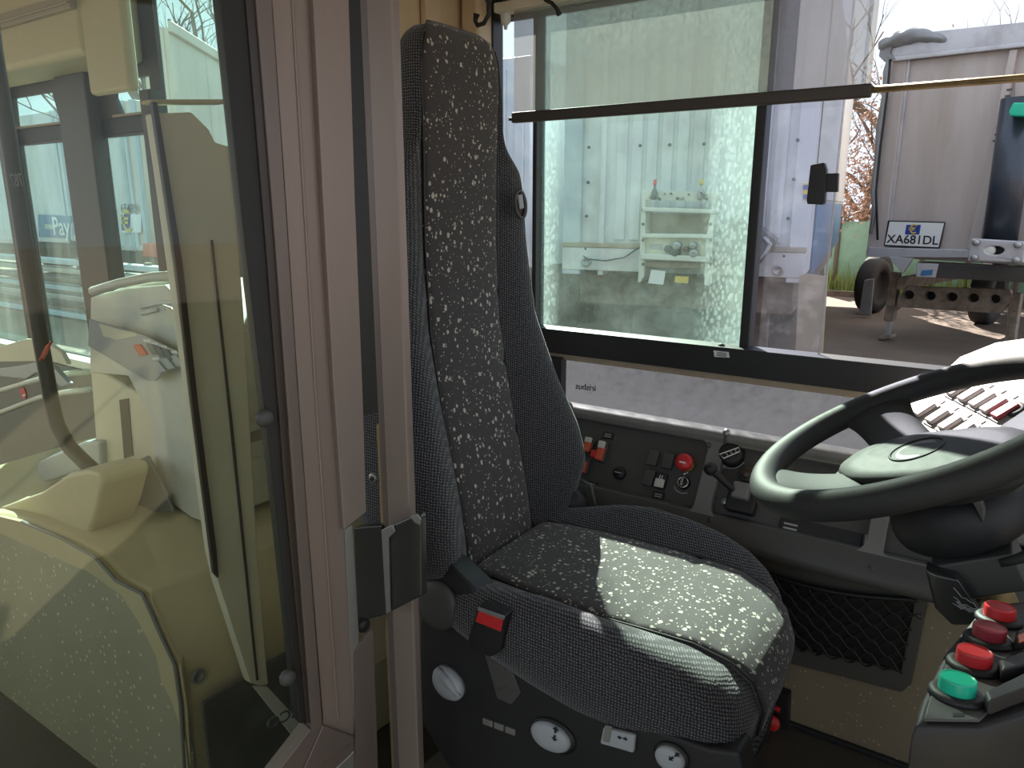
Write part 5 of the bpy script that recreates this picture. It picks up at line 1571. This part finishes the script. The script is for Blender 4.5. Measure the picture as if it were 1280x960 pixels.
lbox('cream_hatch', [(92, 261), (110, 262), (110, 281), (93, 280)], LY - 0.05, 0.04, 'cream_board', t3)
t4 = parked('white trailer with blue euro plate and stencilled number beyond the windows', 128, 172, 'container', 310)
lbox('euro_field', [(151, 268), (163, 268), (163, 288), (152, 288)], LY - 0.06, 0.02, 'blue', t4, 0.004)
text('\u20ac', 'yellow', t4, ony(157.5, 278, LY - 0.08), (1, 0, 0), ZP, 0.62, bold=True)
lbox('white_field', [(163, 268), (176, 268), (176, 291), (152, 291), (152, 288), (163, 288)], LY - 0.06, 0.02, 'white', t4, 0.004)
text('65489', 'ink', t4, ony(161, 261, LY - 0.07), (1, 0, 0), ZP, 0.26, bold=True)
t5 = parked('cream cornered trailer partly hidden by the pale divider board', 173, 188, 'trailer_cream', 312)
ob = thing('orange_box', 'small orange box standing below the parked trailers', 'box', ony(186, 324, LY - 0.5))
lbox('box_shell', [(178, 304), (196, 305), (196, 322), (178, 321)], LY - 0.5, 0.4, 'orange_red', ob)
lbox('box_stand', [(180, 321), (194, 322), (194, 342), (180, 341)], LY - 0.45, 0.3, 'chassis', ob)
pk = thing('rail_stack', 'stack of dark horizontal steel rails lying in front of the parked trailers', 'stack', ony(70, 400, 6.4))
a, b = ony(-40, 330, 6.4), ony(205, 330, 6.4)
for k in range(7):
    z = GZ + 0.04 + 0.155 * k
    MB().box((a.x, 6.4 + 0.05 * (k % 2), z), (b.x, 6.6 + 0.05 * (k % 2), z + 0.09)).build('steel_rail', ('container_grey', 'steel_dark', 'dull_steel')[k % 3], pk, bevel=0.01)
for xx in (lerp(a.x, b.x, q) for q in (0.1, 0.35, 0.6, 0.9)):
    MB().box((xx, 6.48, GZ), (xx + 0.12, 6.56, GZ + 1.1)).build('stack_spacer', 'chassis', pk)
# cream wall added in place of a trailer, askew by the last bus window
c0 = onz(209, 28, 2.05)
dv = Vector((-math.sin(math.radians(38)), math.cos(math.radians(38)), 0))
nv_ = Vector((-dv.y, dv.x, 0))
lt = thing('trailer_standin', 'tall cream panelled wall standing in for a trailer close to the last bus window', 'trailer_standin', (c0.x + dv.x * 3, c0.y + dv.y * 3, GZ))
c0.z = 0
for k in range(7):
    p0, p1 = c0 + dv * (1.3 * k + 0.01), c0 + dv * (1.3 * (k + 1) - 0.01)
    MB().prism([p0 + ZP * -1.5, p1 + ZP * -1.5, p1 + ZP * 2.0, p0 + ZP * 2.0], nv_ * 0.06).build('side_panel', 'trailer_cream', lt, bevel=0.004)
E_ = c0 + dv * 9.1
MB().prism([c0 + ZP * 1.95, E_ + ZP * 1.95, E_ + ZP * 2.07, c0 + ZP * 2.07], nv_ * -0.05).build('top_rail', 'trailer_cream', lt, bevel=0.01)
MB().prism([c0 + ZP * 0.62, E_ + ZP * 0.62, E_ + ZP * 0.72, c0 + ZP * 0.72], nv_ * -0.04).build('rub_rail', 'chassis', lt, bevel=0.008)
G0 = c0 + ZP * GZ
MB().prism([G0 + nv_ * 0.06, E_ + nv_ * 0.06 + ZP * GZ, E_ + nv_ * 0.06 + ZP * 2.0, c0 + nv_ * 0.06 + ZP * 2.0], nv_ * 0.25).build('backing', 'trailer_cream', lt)
b = onz(245, 40, 3.0)
for k, (u, s, hh) in enumerate(((200, 41, 9.5), (238, 42, 13.5), (272, 43, 16.0))):
    d = ray(u, 256)
    d.z = 0
    p = d.normalized() * (20 + 9 * k)
    tree(('leftmost', 'middle', 'rightmost')[k] + ' of the three bare trees above the cream trailer stand-in', (p.x, p.y, GZ), hh, 0.55, s, 0, 'bare trees behind the cream hoarding', depth=6)

# lift everything from eye height to the yard's ground level
for o in SC.objects:
    if o.parent is None and o is not cam and o.type != 'LIGHT':
        o.location.z += OZ
